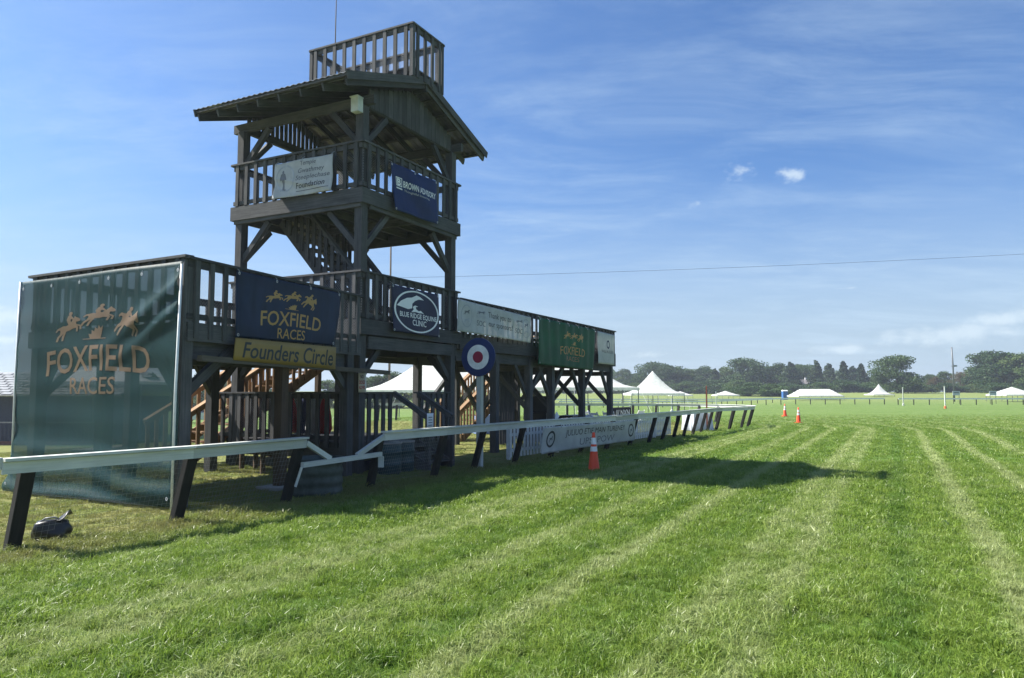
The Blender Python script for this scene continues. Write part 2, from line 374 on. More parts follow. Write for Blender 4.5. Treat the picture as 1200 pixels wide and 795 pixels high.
class MB:
    """collects shapes into one mesh"""
    def __init__(s): s.v = []; s.f = []; s.mi = []
    def add(s, vs, fs, mi=0):
        n = len(s.v); s.v += [tuple(v) for v in vs]; s.f += [tuple(i+n for i in f) for f in fs]; s.mi += [mi]*len(fs)
    def bar(s, p0, p1, wy, hz, up=(0, 0, 1), mi=0):
        M, l = bar_matrix(p0, p1, up); a, b, c_ = l/2, wy/2, hz/2
        vs = [M @ Vector((x, y, z)) for x in (-a, a) for y in (-b, b) for z in (-c_, c_)]
        s.add(vs, [(0, 1, 3, 2), (4, 6, 7, 5), (0, 4, 5, 1), (2, 3, 7, 6), (0, 2, 6, 4), (1, 5, 7, 3)], mi)
    def ribbon(s, p0, p1, wd, nrm):
        p0, p1 = Vector(p0), Vector(p1); d = (p1-p0).normalized().cross(Vector(nrm)).normalized()*wd/2
        s.add([p0-d, p0+d, p1+d, p1-d], [(0, 1, 2, 3)])
    def tube(s, pts, rads, n=8, cap=True, mi=0):
        rings = []
        for i, p in enumerate(pts):
            p = Vector(p); a = Vector(pts[max(0, i-1)]); b = Vector(pts[min(len(pts)-1, i+1)]); d = (b-a).normalized()
            ux = d.orthogonal().normalized() if abs(d.z) < 0.9 else Vector((1, 0, 0)).cross(d).normalized()
            uy = d.cross(ux); r = rads[i] if hasattr(rads, '__len__') else rads
            rings.append([p+ux*math.cos(2*PI*k/n)*r+uy*math.sin(2*PI*k/n)*r for k in range(n)])
        vs = [q for r in rings for q in r]; fs = []
        for i in range(len(rings)-1):
            for k in range(n):
                k2 = (k+1) % n; fs.append((i*n+k, i*n+k2, (i+1)*n+k2, (i+1)*n+k))
        if cap: fs.append(tuple(range(n-1, -1, -1))); fs.append(tuple((len(rings)-1)*n+k for k in range(n)))
        s.add(vs, fs, mi)
    def lathe(s, prof, n=24, c=(0, 0, 0), sx=1, sy=1, mi=0):
        vs = []; fs = []
        for r, z in prof:
            for k in range(n): vs.append((c[0]+sx*r*math.cos(2*PI*k/n), c[1]+sy*r*math.sin(2*PI*k/n), c[2]+z))
        for i in range(len(prof)-1):
            for k in range(n):
                k2 = (k+1) % n; fs.append((i*n+k, i*n+k2, (i+1)*n+k2, (i+1)*n+k))
        s.add(vs, fs, mi)
    def mesh(s, mats, smooth=False):
        me = bpy.data.meshes.new('shape'); me.from_pydata(s.v, [], s.f)
        for m_ in ([mats] if isinstance(mats, str) else mats): me.materials.append(MATS[m_])
        if len(set(s.mi)) > 1: me.polygons.foreach_set('material_index', s.mi)
        if smooth: me.polygons.foreach_set('use_smooth', [True]*len(me.polygons))
        me.update(); return me
    def build(s, name, parent, mats, M=Matrix.Identity(4), smooth=False):
        return link(name, s.mesh(mats, smooth), parent, M)

# ------------------------------------------------------------------ ground
def axis(lo, hi, fine_lo, fine_hi, step, grow=1.25):
    a = list(np.arange(fine_lo, fine_hi+1e-6, step)); s = step
    x = fine_hi
    while x < hi: s *= grow; x = min(hi, x+s); a.append(x)
    x = fine_lo; s = step
    while x > lo: s *= grow; x = max(lo, x-s); a.insert(0, x)
    return a
xs = axis(-700, 700, -60, 80, 4); ys = axis(-60, 820, -8, 260, 4)
gm = MB()
gm.v = [(x, y, terrain(x, y)) for y in ys for x in xs]; nx = len(xs)
gm.f = [(j*nx+i, j*nx+i+1, (j+1)*nx+i+1, (j+1)*nx+i) for j in range(len(ys)-1) for i in range(nx-1)]
gm.mi = [0]*len(gm.f)
tag(gm.build('ground', None, 'turf', smooth=True), 'mown green race track turf with pale mowing stripes', 'ground', kind='structure')

# ------------------------------------------------------------------ the timber viewing stand (stand frame: x = along track, y = away from track)
W = 3.45
stand = empty('viewing_stand', STAND, 'dark weathered timber race viewing stand with a roofed lookout tower and long raised decks', 'viewing stand')
T = 'timber'
def posts(lst, sz=0.19, z1=2.4, mat=T):
    for u, v, *r in lst:
        top = r[0] if r else z1
        bar('post', stand, (u, v, -0.15), (u, v, top), sz, sz, mat, up=(1, 0, 0), ch=0.008)
def fascia(p0, p1, zb, zt, th=0.045, mat=T, name='fascia'):
    zc = (zb+zt)/2
    bar(name, stand, (p0[0], p0[1], zc), (p1[0], p1[1], zc), th, zt-zb, mat)
def wiremesh(parent, p0, p1, z0, z1, step=0.055, wd=0.0035, drop=None):
    mb = MB(); p0 = Vector((p0[0], p0[1], 0)); p1 = Vector((p1[0], p1[1], 0)); d = p1-p0; l = d.length; d.normalize(); n = Vector((d.y, -d.x, 0)); h = z1-z0
    k = -h
    def P(s, z): return p0+d*s+Vector((0, 0, z0+z+((drop or 0)*s/l)))
    while k < l:
        a, b = max(0, k), min(l, k+h)
        if b-a > 0.02:
            mb.ribbon(P(a, a-k), P(b, b-k), wd, n); mb.ribbon(P(a, h-(a-k)), P(b, h-(b-k)), wd, n)
        k += step
    ob = mb.build('wire_mesh', parent, 'wire'); ob['kind'] = 'stuff'
    return ob
def railing(p0, p1, zd, zt, low=None, spacing=0.29, bw=0.089, bt=0.038, mesh=True, bottom=True, skip=(), joined=False, mat=T, z1=None, capw=0.15):
    """part 'railing' (cap board, top rail, bottom rail) > balusters and wire mesh; z1 = other end's top when it slopes"""
    a = Vector((p0[0], p0[1], 0)); b = Vector((p1[0], p1[1], 0)); d = b-a; l = d.length; d.normalize(); n = Vector((d.y, -d.x, 0))
    dz = (z1-zt) if z1 is not None else 0.0
    mb = MB()
    def Z(p, z): return (p.x, p.y, z)
    mb.bar(Z(a-d*0.05, zt-0.02), Z(b+d*0.05, zt-0.02+dz), capw, 0.038)
    mb.bar(Z(a, zt-0.094), Z(b, zt-0.094+dz), 0.04, 0.105)
    if bottom: mb.bar(Z(a, zd+0.10), Z(b, zd+0.10+dz), 0.04, 0.085)
    r = mb.build('railing', stand, mat)
    k = max(1, int(round(l/spacing))); low = zd+0.02 if low is None else low
    jb = MB()
    for i in range(k):
        s = (i+0.5)/k*l
        if any(x0 <= s <= x1 for x0, x1 in skip): continue
        q = a+d*s+n*(0.04+0.001); zz = dz*s/l
        if joined: jb.bar(Z(q, low+zz), Z(q, zt-0.043+zz), bw, bt, up=(n.x, n.y, 0))
        else: bar('baluster', r, Z(q, low+zz), Z(q, zt-0.043+zz), bw, bt, mat, up=(n.x, n.y, 0))
    if joined and jb.v:
        o = jb.build('balusters', r, mat); o['kind'] = 'stuff'
    if mesh: wiremesh(r, (a-n*0.035)[:2], (b-n*0.035)[:2], zd+0.05, zt-0.05, drop=dz)
    return r
def decking(name, quad, zt, th=0.038, bwid=0.14, joists=True, jz=0.18):
    """quad = four (u,v) corners A (near track, start) B (near track, end) C D; boards run from the AB edge to the DC edge"""
    A, B, Cc, D = [Vector((q[0], q[1], 0)) for q in quad]
    mb = MB()
    for k in range(6):
        f = (k+0.5)/6
        p, q = A.lerp(D, f), B.lerp(Cc, f)
        mb.bar((p.x, p.y, zt-th-jz/2-0.002), (q.x, q.y, zt-th-jz/2-0.002), 0.045, jz)
    dk = mb.build(name, stand, T)
    l = ((A-B).length+(D-Cc).length)/2; n = int(l/(bwid+0.008))
    for i in range(n):
        f = (i+0.5)/n; p, q = A.lerp(B, f), D.lerp(Cc, f)
        wv = l/n-0.008
        bar('deck_board', dk, (p.x, p.y, zt-th/2), (q.x, q.y, zt-th/2), round(wv, 3), th, T)
    return dk
def brace(p0, p1, sz=(0.09, 0.14), mat=T): bar('brace', stand, p0, p1, sz[0], sz[1], mat)
def knee(u, v, z, du, dv, l=0.75, sz=(0.09, 0.12)):
    """knee brace from a post at (u,v) up to a beam at height z"""
    brace((u+du*0.06, v+dv*0.06, z-l), (u+du*l, v+dv*l, z-0.02), sz)

# corner posts of the tower
ZE = 7.62                                     # underside of the plate beams under the roof
for u, v in ((0, 0), (W, 0), (0, W), (W, W)):
    bar('post', stand, (u, v, -0.15), (u, v, ZE), 0.20, 0.20, T, up=(1, 0, 0), ch=0.008)
# tower deck three (upper lookout)
Z3 = 5.83
E_ = 0.13
decking('deck', ((-E_, -E_), (W+E_, -E_), (W+E_, W+E_), (-E_, W+E_)), Z3)
for p0, p1 in (((-E_-.03, -E_-0.025), (-E_-.03, W+E_+.05)), ((-E_-.055, -E_-.03), (W+E_+.055, -E_-.03)), ((W+E_+.03, -E_), (W+E_+.03, W+E_)), ((-E_, W+E_+.03), (W+E_, W+E_+.03))):
    fascia(p0, p1, 5.53, Z3+0.012)
for p0, p1 in (((-.12, -.1), (-.12, W+.1)), ((.12, -.12), (W-.12, -.12)), ((W+.12, -.1), (W+.12, W+.1)), ((W/2, -.1), (W/2, W+.1))):
    bar('beam', stand, (p0[0], p0[1], 5.53), (p1[0], p1[1], 5.53), 0.05, 0.16, T)
railing((-E_-.0, W+E_), (-E_-.0, -E_), Z3, 6.835)
railing((-E_+.02, -E_), (W+E_, -E_), Z3, 6.835)
railing((W+E_, -E_), (W+E_, W+E_), Z3, 6.835)
railing((W+E_, W+E_), (-E_, W+E_), Z3, 6.835)
for u, v in ((0, 0), (W, 0), (0, W), (W, W)):
    su, sv = (1 if u == 0 else -1), (1 if v == 0 else -1)
    knee(u, v, 5.47, su, 0, 0.85); knee(u, v, 5.47, 0, sv, 0.85)
    knee(u, v, ZE, su, 0, 0.8); knee(u, v, ZE, 0, sv, 0.8)
# furniture seen on the lookout is kept as a plain bench built into the back of the deck
bn = bar('bench_seat', stand, (0.5, 2.9, Z3+0.45), (2.9, 2.9, Z3+0.45), 0.30, 0.05, T)
for u in (0.7, 1.7, 2.7): bar('leg', bn, (u, 2.9, Z3), (u, 2.9, Z3+0.425), 0.09, 0.09, T, up=(1, 0, 0))

# roof: ridge runs away from the track
HE, HR, OV, RF, RB = 7.88, 8.81, 1.0, 0.43, 0.39
SLOPE = (HR-HE)/(W/2+OV)
def roofz(u): return HE+SLOPE*(OV+u) if u <= W/2 else HE+SLOPE*(OV+W-u)
bar('plate_beam', stand, (0, -RF+.1, ZE+.10), (0, W+RB-.1, ZE+.10), 0.09, 0.2, T)
bar('plate_beam', stand, (W, -RF+.1, ZE+.10), (W, W+RB-.1, ZE+.10), 0.09, 0.2, T)
for v in (0, W): bar('plate_beam', stand, (0.045, v, ZE+.09), (W-.045, v, ZE+.09), 0.09, 0.18, T)
bar('ridge_beam', stand, (W/2, -RF, HR-.22), (W/2, W+RB, HR-.22), 0.06, 0.2, T)
def roof_side(sgn):
    u0 = -OV if sgn > 0 else W+OV
    mb = MB(); nsh = 4; tot = W+RF+RB; first = None
    for k in range(nsh):
        v0 = -RF+k*tot/nsh-0.03*(k > 0); v1 = -RF+(k+1)*tot/nsh
        m_ = MB(); nv = 26; vs = []
        for top in (0, 1):
            for uu in (u0-sgn*0.03, W/2+sgn*0.0):
                for j in range(nv+1):
                    v = v0+(v1-v0)*j/nv; ph = 0.013*math.cos((v+RF)*2*PI/0.155*1.0)
                    vs.append((uu, v, roofz(uu)+ph+0.008*top+0.004*k))
        r_ = nv+1; fs = []
        for j in range(nv):
            fs.append((2*r_+j, 3*r_+j, 3*r_+j+1, 2*r_+j+1)); fs.append((j, j+1, r_+j+1, r_+j))
            fs.append((j, 2*r_+j, 2*r_+j+1, j+1))
        m_.add(vs, fs)
        if first is None: first = m_.build('roof', stand, 'metal_roof')
        else: m_.build('roof_sheet', first, 'metal_roof')
    nr = 8
    for k in range(nr):
        v = -RF+0.05+k*(tot-0.1)/(nr-1)
        a = (u0+sgn*0.02, v, roofz(u0)-0.17); b_ = (W/2-sgn*0.02, v, HR-0.17)
        bar('rafter', first, a, b_, 0.045, 0.15, T)
    npu = 6
    for k in range(npu):
        u = u0+sgn*(0.03+k*(W/2+OV-0.1)/(npu-1)); z = roofz(u)-0.058
        bar('purlin', first, (u, -RF, z), (u, W+RB, z), 0.09, 0.04, T)
    for v in (-RF-.026, W+RB+.026):
        bar('rake_board', first, (u0-sgn*.04, v, roofz(u0)-0.075), (W/2-sgn*.001, v, HR-0.065), 0.03, 0.16, T)
    return first
roof_l = roof_side(1); roof_r = roof_side(-1)
m_ = MB(); m_.bar((W/2-.12, -RF, HR-.01), (W/2-.12, W+RB, HR-.01), 0.26, 0.012, up=(-SLOPE, 0, 1)); m_.bar((W/2+.12, -RF, HR-.01), (W/2+.12, W+RB, HR-.01), 0.26, 0.012, up=(SLOPE, 0, 1))
m_.build('ridge_cap', roof_l, 'metal_roof')
# gable boarding: close-set in front, gappy at the back
def gable(v, gap):
    n = 19 if gap < 0.02 else 22; first = None
    for k in range(n):
        u = 0.12+(W-0.24)*(k+0.5)/n; wd = (W-0.24)/n-gap
        bar('gable_board', stand, (u, v, ZE+0.02), (u, v, roofz(u)-0.26+0.0), round(wd, 3), 0.022, T, up=(0, 1, 0))
gable(-0.062, 0.010); gable(W+0.062, 0.035)

# lookout rail on the ridge
CU0, CU1, CV0, CV1, ZC = 1.14, 2.31, -0.44, 2.49, 9.85
for u, v in ((CU0, CV0), (CU1, CV0), (CU0, CV1), (CU1, CV1)):
    bar('ridge_post', stand, (u, v, roofz(u)+0.02), (u, v, ZC-0.045), 0.09, 0.09, T, up=(1, 0, 0))
zc0 = roofz(CU0)+0.03
for p0, p1 in (((CU0, CV1), (CU0, CV0)), ((CU0, CV0), (CU1, CV0)), ((CU1, CV0), (CU1, CV1)), ((CU1, CV1), (CU0, CV1))):
    railing(p0, p1, zc0+.02, ZC, low=zc0+0.0, spacing=0.30, capw=0.14, bottom=False)
for k in range(8):
    u = CU0+0.07+k*(CU1-CU0-.14)/7
    bar('ridge_deck_board', stand, (u, CV0, HR+0.05), (u, CV1, HR+0.05), 0.135, 0.035, T)
for v in (CV0+.1, 1.0, CV1-.1): bar('ridge_deck_joist', stand, (CU0, v, HR+.0), (CU1, v, HR+.0), 0.05, 0.09, T)
m_ = MB(); m_.tube([(1.5, 2.1, HR), (1.5, 2.1, 10.6), (1.53, 2.1, 12.4)], [0.018, 0.014, 0.006], 6); m_.build('antenna', stand, 'case_black')

# tower deck two
Z2 = 3.12
decking('deck', ((-E_, -E_), (W+E_, -E_), (W+E_, W+E_), (-E_, W+E_)), Z2)
fascia((-E_-.055, -E_-.03), (W+E_+.055, -E_-.03), 2.82, Z2+.012)
fascia((-E_-.03, -E_), (-E_-.03, W+E_), 2.82, Z2+.012); fascia((W+E_+.03, -E_), (W+E_+.03, W+E_), 2.72, Z2+.012)
for p0, p1 in (((-.12, -.1), (-.12, W+.1)), ((.12, -.1), (W-.12, -.1)), ((W+.12, -.1), (W+.12, W+.1)), ((.12, W), (W-.12, W)), ((-.1, 1.7), (W+.1, 1.7))):
    bar('beam', stand, (p0[0], p0[1], 2.66), (p1[0], p1[1], 2.66), 0.09, 0.26, T)
railing((-E_, W+E_), (-E_, -E_), Z2, 4.13)
railing((-E_+.02, -E_), (W+E_, -E_), Z2, 4.13)
railing((W+E_, W+E_), (-E_, W+E_), Z2, 4.13)
for u, v in ((0, 0), (W, 0), (0, W), (W, W)):
    su, sv = (1 if u == 0 else -1), (1 if v == 0 else -1)
    knee(u, v, 2.55, su, 0, 0.6); knee(u, v, 2.55, 0, sv, 0.6)
# steep stair from deck two up to the lookout (falls towards the track)
def stair(p_top, p_bot, width_dir, width, ntr, mat=T, hand=True, name='staircase', treadmat=None, joined=False, wirem=False, balus=0.26):
    pt, pb = Vector(p_top), Vector(p_bot); wd = Vector(width_dir).normalized()*width
    mb = MB()
    for k in (0, 1):
        mb.bar(pt+wd*k-Vector((0, 0, .13)), pb+wd*k-Vector((0, 0, .13)), 0.04, 0.27)
    st = mb.build(name, stand, mat)
    run = Vector((pb.x-pt.x, pb.y-pt.y, 0)).normalized()
    for i in range(ntr):
        f = (i+0.6)/ntr; p = pt.lerp(pb, f)
        bar('tread', st, p+wd*0.03, p+wd*0.97, 0.25, 0.038, treadmat or mat)
    if hand:
        for k in (0, 1):
            a = pt+wd*k; b_ = pb+wd*k
            bar('handrail', st, a+Vector((0, 0, .92)), b_+Vector((0, 0, .92)), 0.14, 0.04, mat)
            bar('handrail', st, a+Vector((0, 0, .84)), b_+Vector((0, 0, .84)), 0.04, 0.09, mat)
            nb = int((a-b_).length/balus); jb = MB()
            for i in range(nb):
                q = a.lerp(b_, (i+.5)/nb)+wd.normalized()*(0.04 if k else -0.04)
                if joined: jb.bar(q+Vector((0, 0, -.2)), q+Vector((0, 0, .86)), 0.09, 0.035, up=tuple(wd))
                else: bar('baluster', st, q+Vector((0, 0, -.2)), q+Vector((0, 0, .86)), 0.09, 0.035, mat, up=tuple(wd))
            if jb.v: o_ = jb.build('balusters', st, mat); o_['kind'] = 'stuff'
    return st
stair((0.75, 2.95, Z3-0.05), (0.75, 0.55, Z2+0.05), (1, 0, 0), 0.95, 11)

# front deck, set a little askew towards the track
A_, B_, C_, D_ = (-4.72, -0.70), (-0.16, -0.12), (-0.16, 3.40), (-4.60, 3.28)
Z1 = 2.64
decking('deck', (A_, B_, C_, D_), Z1)
def off(p, q, o_):
    d = Vector((q[0]-p[0], q[1]-p[1])).normalized(); n = Vector((d.y, -d.x)); return (p[0]+n.x*o_, p[1]+n.y*o_), (q[0]+n.x*o_, q[1]+n.y*o_)
fa, fb = off(A_, B_, 0.03); fascia(fa, fb, 2.38, Z1+.012)
fa, fb = off(D_, A_, 0.03); fascia(fa, fb, 2.38, Z1+.012)
fa, fb = off(C_, D_, 0.03); fascia(fa, fb, 2.38, Z1+.012)
fa, fb = off(A_, B_, 0.015); railing(fa, fb, Z1, 3.60, low=2.42, spacing=0.285)
fa, fb = off(D_, A_, 0.0); railing(fa, fb, Z1, 3.62, low=2.42, spacing=0.30)
fa, fb = off(C_, D_, 0.0); railing(fa, fb, Z1, 3.62, low=2.42, spacing=0.30, joined=True)
posts([(-4.68, -0.62, 3.55), (-4.50, 3.18, 3.55), (-0.48, -0.10, 2.4), (-1.15, 2.9, 2.4), (-4.5, 1.4, 2.4), (-2.7, 3.3, 2.4)])
for p0, p1 in (((-4.68, -.58), (-.3, -.03)), ((-4.4, 3.35), (-.3, 3.3)), ((-4.55, 1.4), (-.2, 1.5))):
    bar('beam', stand, (p0[0], p0[1], 2.25), (p1[0], p1[1], 2.25), 0.09, 0.26, T)
brace((-4.62, -.60, 1.62), (-3.75, -.50, 2.30)); brace((-.55, -.08, 1.75), (-1.1, -.16, 2.25)); brace((-4.63, -.5, 1.62), (-4.55, .2, 2.30))
brace((-1.15, 2.9, 1.6), (-1.75, 2.75, 2.3)); brace((-1.15, 2.9, 1.6), (-.5, 2.95, 2.3)); brace((-4.4, 3.3, 1.6), (-4.45, 2.7, 2.3)); brace((-4.3, 3.4, 1.6), (-3.6, 3.35, 2.3))
# brown prop under the sign, on a concrete pad, and the pale ledge plank
pr = bar('prop_post', stand, (-2.42, -0.30, 0.03), (-2.42, -0.30, 2.10), 0.17, 0.17, 'timber_brown', up=(1, 0, 0), ch=0.01)
bar('prop_pad', pr, (-2.72, -0.30, 0.02), (-2.12, -0.30, 0.02), 0.5, 0.06, 'concrete')
fa, fb = off(A_, B_, 0.14)
lp0 = on_wall(234, 420, fa, fb); lp1 = on_wall(455, 437, fa, fb)
bar('ledge_plank', stand, lp0, lp1, 0.09, 0.085, 'plank_grey')

# low deck inside the tower legs, with steps to the track
Z0 = 0.60
decking('low_deck', ((0.12, 0.12), (W-.12, 0.12), (W-.12, W+.4), (0.12, W+.4)), Z0)
for p0, p1 in (((0.10, 0.0), (0.10, W+.4)), ((0.1, 0.10), (W-.1, 0.10)), ((W-.1, 0.1), (W-.1, W+.4))):
    fascia(p0, p1, 0.26, Z0-.002); fascia(p0, p1, 0.0, 0.22)
railing((-.06, W+.45), (-.06, 0.10), Z0, 1.65, low=0.50, spacing=0.25, bw=0.10)
railing((0.10, -.06), (1.05, -.06), Z0, 1.65, low=0.50, spacing=0.22, bw=0.10)
railing((2.0, -.06), (W-.1, -.06), Z0, 1.65, low=0.50, spacing=0.22, bw=0.10)
railing((W-.1, W+.4), (.1, W+.4), Z0, 1.65, low=0.50, joined=True)
stp = MB()
for u in (1.06, 1.99): stp.bar((u, -.08, .46), (u, -1.02, .02), 0.045, 0.24)
so = stp.build('entry_steps', stand, T)
for k in range(3): bar('tread', so, (1.09, -.24-.30*k, .46-.15*k), (1.96, -.24-.30*k, .46-.15*k), 0.28, 0.045, T)
for u in (1.06, 1.99):
    bar('handrail', so, (u, -.10, 1.62), (u, -1.0, 1.10), 0.09, 0.10, T)
    bar('handrail_post', so, (u, -1.0, .0), (u, -1.0, 1.10), 0.09, 0.09, T, up=(1, 0, 0))
for p in ((0.6, 4.6, .44), (-1.0, 4.1, .30)):
    pass
# outer stair behind the front deck, its sunlit look put into a paler wood colour
stair((4.3, 3.95, 3.0), (-1.2, 3.95, 0.10), (0, 1, 0), 1.0, 16, mat='sunlit_timber', treadmat='sunlit_timber', joined=True, balus=0.24)
posts([(1.6, 4.0, 1.4), (4.2, 4.0, 2.9), (4.2, 4.9, 2.9)], 0.14, mat='timber_brown')

# long deck down the track
ZL, RL = 3.10, 3.985
L0, L1, LV = W+0.21, 15.05, 2.7
decking('deck', ((L0, -E_), (L1, -E_), (L1, LV), (L0, LV)), ZL)
fascia((L0-.02, -E_-.03), (8.05, -E_-.03), 2.70, ZL+.012); fascia((8.06, -E_-.03), (L1+.05, -E_-.03), 2.62, ZL+.012)
fascia((L0, LV+.03), (L1, LV+.03), 2.70, ZL+.012); fascia((L1+.03, -E_), (L1+.03, LV), 2.62, ZL+.012)
railing((L0, -E_-.02), (L1, -E_-.02), ZL, RL, low=3.0, spacing=0.30, mesh=False)
railing((L1, -E_), (L1, LV), ZL, RL, low=2.75, spacing=0.30, mesh=False, joined=True)
railing((L1, LV), (L0, LV), ZL, RL, low=2.75, mesh=False, joined=True)
PU = [5.75, 7.85, 9.45, 12.05, 14.9]
posts([(u, 0.0, 2.7) for u in PU], 0.20); posts([(u, 2.55, 2.7) for u in PU], 0.20)
for v in (0.0, 2.55): bar('beam', stand, (L0, v+.0, 2.56), (L1, v+.0, 2.56), 0.10, 0.27, T)
for u in PU[1:]: bar('beam', stand, (u, 0.1, 2.34), (u, 2.45, 2.34), 0.09, 0.16, T)
for u in PU[1:]:
    brace((u, .05, 1.45), (u-.95, .0, 2.45)); brace((u, 2.5, 1.2), (u, 1.4, 2.4)); brace((u, .1, 1.2), (u, 1.2, 2.35))
    if u < 14.5: brace((u, .05, 1.45), (u+.95, .0, 2.45))
brace((9.45, 2.6, 2.4), (12.05, 2.6, .9)); brace((12.05, 2.66, 2.4), (9.45, 2.66, .9)); brace((12.05, 2.6, 2.4), (14.9, 2.6, .9)); brace((7.85, 2.6, 2.4), (9.45, 2.6, .9))
brace((5.75, 2.6, .8), (7.85, 2.6, 2.4))
# boarded bin store between the legs
for k in range(6):
    bar('screen_board', stand, (8.5+k*.17, 1.3, 0.0), (8.5+k*.17, 1.3, 2.4), 0.15, 0.03, T, up=(0, 1, 0))
stair((14.6, 3.1, 2.95), (8.9, 3.1, 0.10), (0, 1, 0), 1.1, 17, mat='sunlit_timber', treadmat='sunlit_timber', joined=True, balus=0.22)

# ------------------------------------------------------------------ banners and signs
def text_polys(body, bold=0.0, spacing=1.0, shear=0.0):
    cu = bpy.data.curves.new('t', 'FONT'); cu.body = body; cu.size = 1; cu.resolution_u = 3; cu.offset = bold; cu.space_character = spacing; cu.shear = shear
    cu.fill_mode = 'FRONT'
    ob = bpy.data.objects.new('t', cu); C.objects.link(ob)
    dg = bpy.context.evaluated_depsgraph_get(); me = bpy.data.meshes.new_from_object(ob.evaluated_get(dg))
    bm = bmesh.new(); bm.from_mesh(me)
    bpy.data.meshes.remove(me); bpy.data.objects.remove(ob); bpy.data.curves.remove(cu)
    return bm
def shape_bm(polys):
    bm = bmesh.new()
    for poly in polys:
        bm.faces.new([bm.verts.new((x, y, 0)) for x, y in poly])
    bm.normal_update(); bmesh.ops.triangulate(bm, faces=list(bm.faces)); return bm
class Banner:
    def __init__(s, name, label, tl, tr, br, bl, mat, nrm, wave, res=(40, 26), group=None, th=0.003, cat='banner', frame=None):
        s.c = [Vector(p) for p in (tl, tr, br, bl)]; s.n = Vector(nrm).normalized(); s.wave = wave; s.res = res
        s.frame = STAND if frame is None else frame
        mb = MB(); nu, nv = res; vs = []
        for side in (0, 1):
            for j in range(nv+1):
                for i in range(nu+1): vs.append(s.P(i/nu, j/nv, -th*side))
        st_ = (nu+1)*(nv+1); fs = []
        idx = lambda i, j, k: k*st_+j*(nu+1)+i
        for j in range(nv):
            for i in range(nu):
                fs.append((idx(i, j, 0), idx(i+1, j, 0), idx(i+1, j+1, 0), idx(i, j+1, 0))); fs.append((idx(i, j, 1), idx(i, j+1, 1), idx(i+1, j+1, 1), idx(i+1, j, 1)))
        for i in range(nu):
            for j, fl in ((0, 1), (nv, 0)):
                q = (idx(i, j, 0), idx(i, j, 1), idx(i+1, j, 1), idx(i+1, j, 0)); fs.append(q if fl else q[::-1])
        for j in range(nv):
            for i, fl in ((0, 0), (nu, 1)):
                q = (idx(i, j, 0), idx(i, j, 1), idx(i, j+1, 1), idx(i, j+1, 0)); fs.append(q if fl else q[::-1])
        # move to a frame with its origin at the banner's bottom centre
        cen = (s.c[2]+s.c[3])/2; s.M = s.frame @ Matrix.Translation(cen); s.cen = cen
        mb.v = [tuple(Vector(v)-cen) for v in vs]; mb.f = fs; mb.mi = [0]*len(fs)
        s.o = mb.build(name, None, mat, s.M, smooth=True); FM[s.o.name] = Matrix.Identity(4)
        tag(s.o, label, cat, group)
        if cat == 'banner':
            wtop = (s.c[1]-s.c[0]).length; ng = max(2, int(wtop/.75)+1)
            for k in range(ng):
                for b_ in ((.965, .035) if k in (0, ng-1) else (.965,)):
                    a_ = .02+.96*k/(ng-1); g = MB(); cc = s.P(a_, b_, .006)-cen; ex_ = (s.c[1]-s.c[0]).normalized()
                    pr_ = [cc+ex_*math.cos(q*PI/5)*r_+Vector((0, 0, 1))*math.sin(q*PI/5)*r_ for r_ in (.012, .026) for q in range(10)]
                    g.add(pr_, [(q, (q+1) % 10, 10+(q+1) % 10, 10+q) for q in range(10)])
                    if b_ > .5: g.tube([cc, cc+s.n*-.01+Vector((0, 0, .05)), cc-s.n*.09+Vector((0, 0, .10))], .006, 5)
                    g.build('grommet', s.o, 'pale_ink')
    def P(s, a, b, o=0.0):
        tl, tr, br, bl = s.c
        p = bl.lerp(br, a).lerp(tl.lerp(tr, a), b)
        return p+s.n*(o+s.wave(a, b))
    def frac(s, px, py):
        tl, tr, br, bl = s.c
        o = STINV @ Vector((0, 0, CAM_H)); r = STINV.to_3x3() @ px_dir(px, py)
        p = o+r*((bl-o).dot(s.n)/r.dot(s.n))
        ex = (br-bl+tr-tl)/2; ey = (tl-bl+tr-br)/2; d = p-bl
        G = Matrix(((ex.dot(ex), ex.dot(ey)), (ex.dot(ey), ey.dot(ey)))).inverted()
        k = G @ Vector((d.dot(ex), d.dot(ey))); return k.x, k.y
    def put(s, bm, box, mat, name='lettering', arc=0.0, off=0.004, rot=0.0):
        """bm (flat, x-y) fitted to box = (a0, a1, b0, b1) of the banner, cut along its grid and laid on its folds"""
        if rot:
            R = Matrix.Rotation(rot, 3, 'Z')
            for v in bm.verts: v.co = R @ v.co
        xs_ = [v.co.x for v in bm.verts]; ys_ = [v.co.y for v in bm.verts]
        x0, x1, y0, y1 = min(xs_), max(xs_), min(ys_), max(ys_)
        a0, a1, b0, b1 = box
        for v in bm.verts:
            fx = (v.co.x-x0)/(x1-x0); fy = (v.co.y-y0)/(y1-y0)
            a = a0+fx*(a1-a0); b = b0+fy*(b1-b0)-arc*(2*fx-1)**2
            v.co = (a, b, 0)
        nu, nv = s.res
        lo_a, hi_a = min(v.co.x for v in bm.verts), max(v.co.x for v in bm.verts); lo_b, hi_b = min(v.co.y for v in bm.verts), max(v.co.y for v in bm.verts)
        for i in range(int(lo_a*nu), int(hi_a*nu)+1):
            bmesh.ops.bisect_plane(bm, geom=list(bm.verts)+list(bm.edges)+list(bm.faces), dist=1e-6, plane_co=(i/nu, 0, 0), plane_no=(1, 0, 0))
        for j in range(int(lo_b*nv), int(hi_b*nv)+1):
            bmesh.ops.bisect_plane(bm, geom=list(bm.verts)+list(bm.edges)+list(bm.faces), dist=1e-6, plane_co=(0, j/nv, 0), plane_no=(0, 1, 0))
        bmesh.ops.triangulate(bm, faces=list(bm.faces))
        for v in bm.verts: v.co = s.P(v.co.x, v.co.y, off)-s.cen
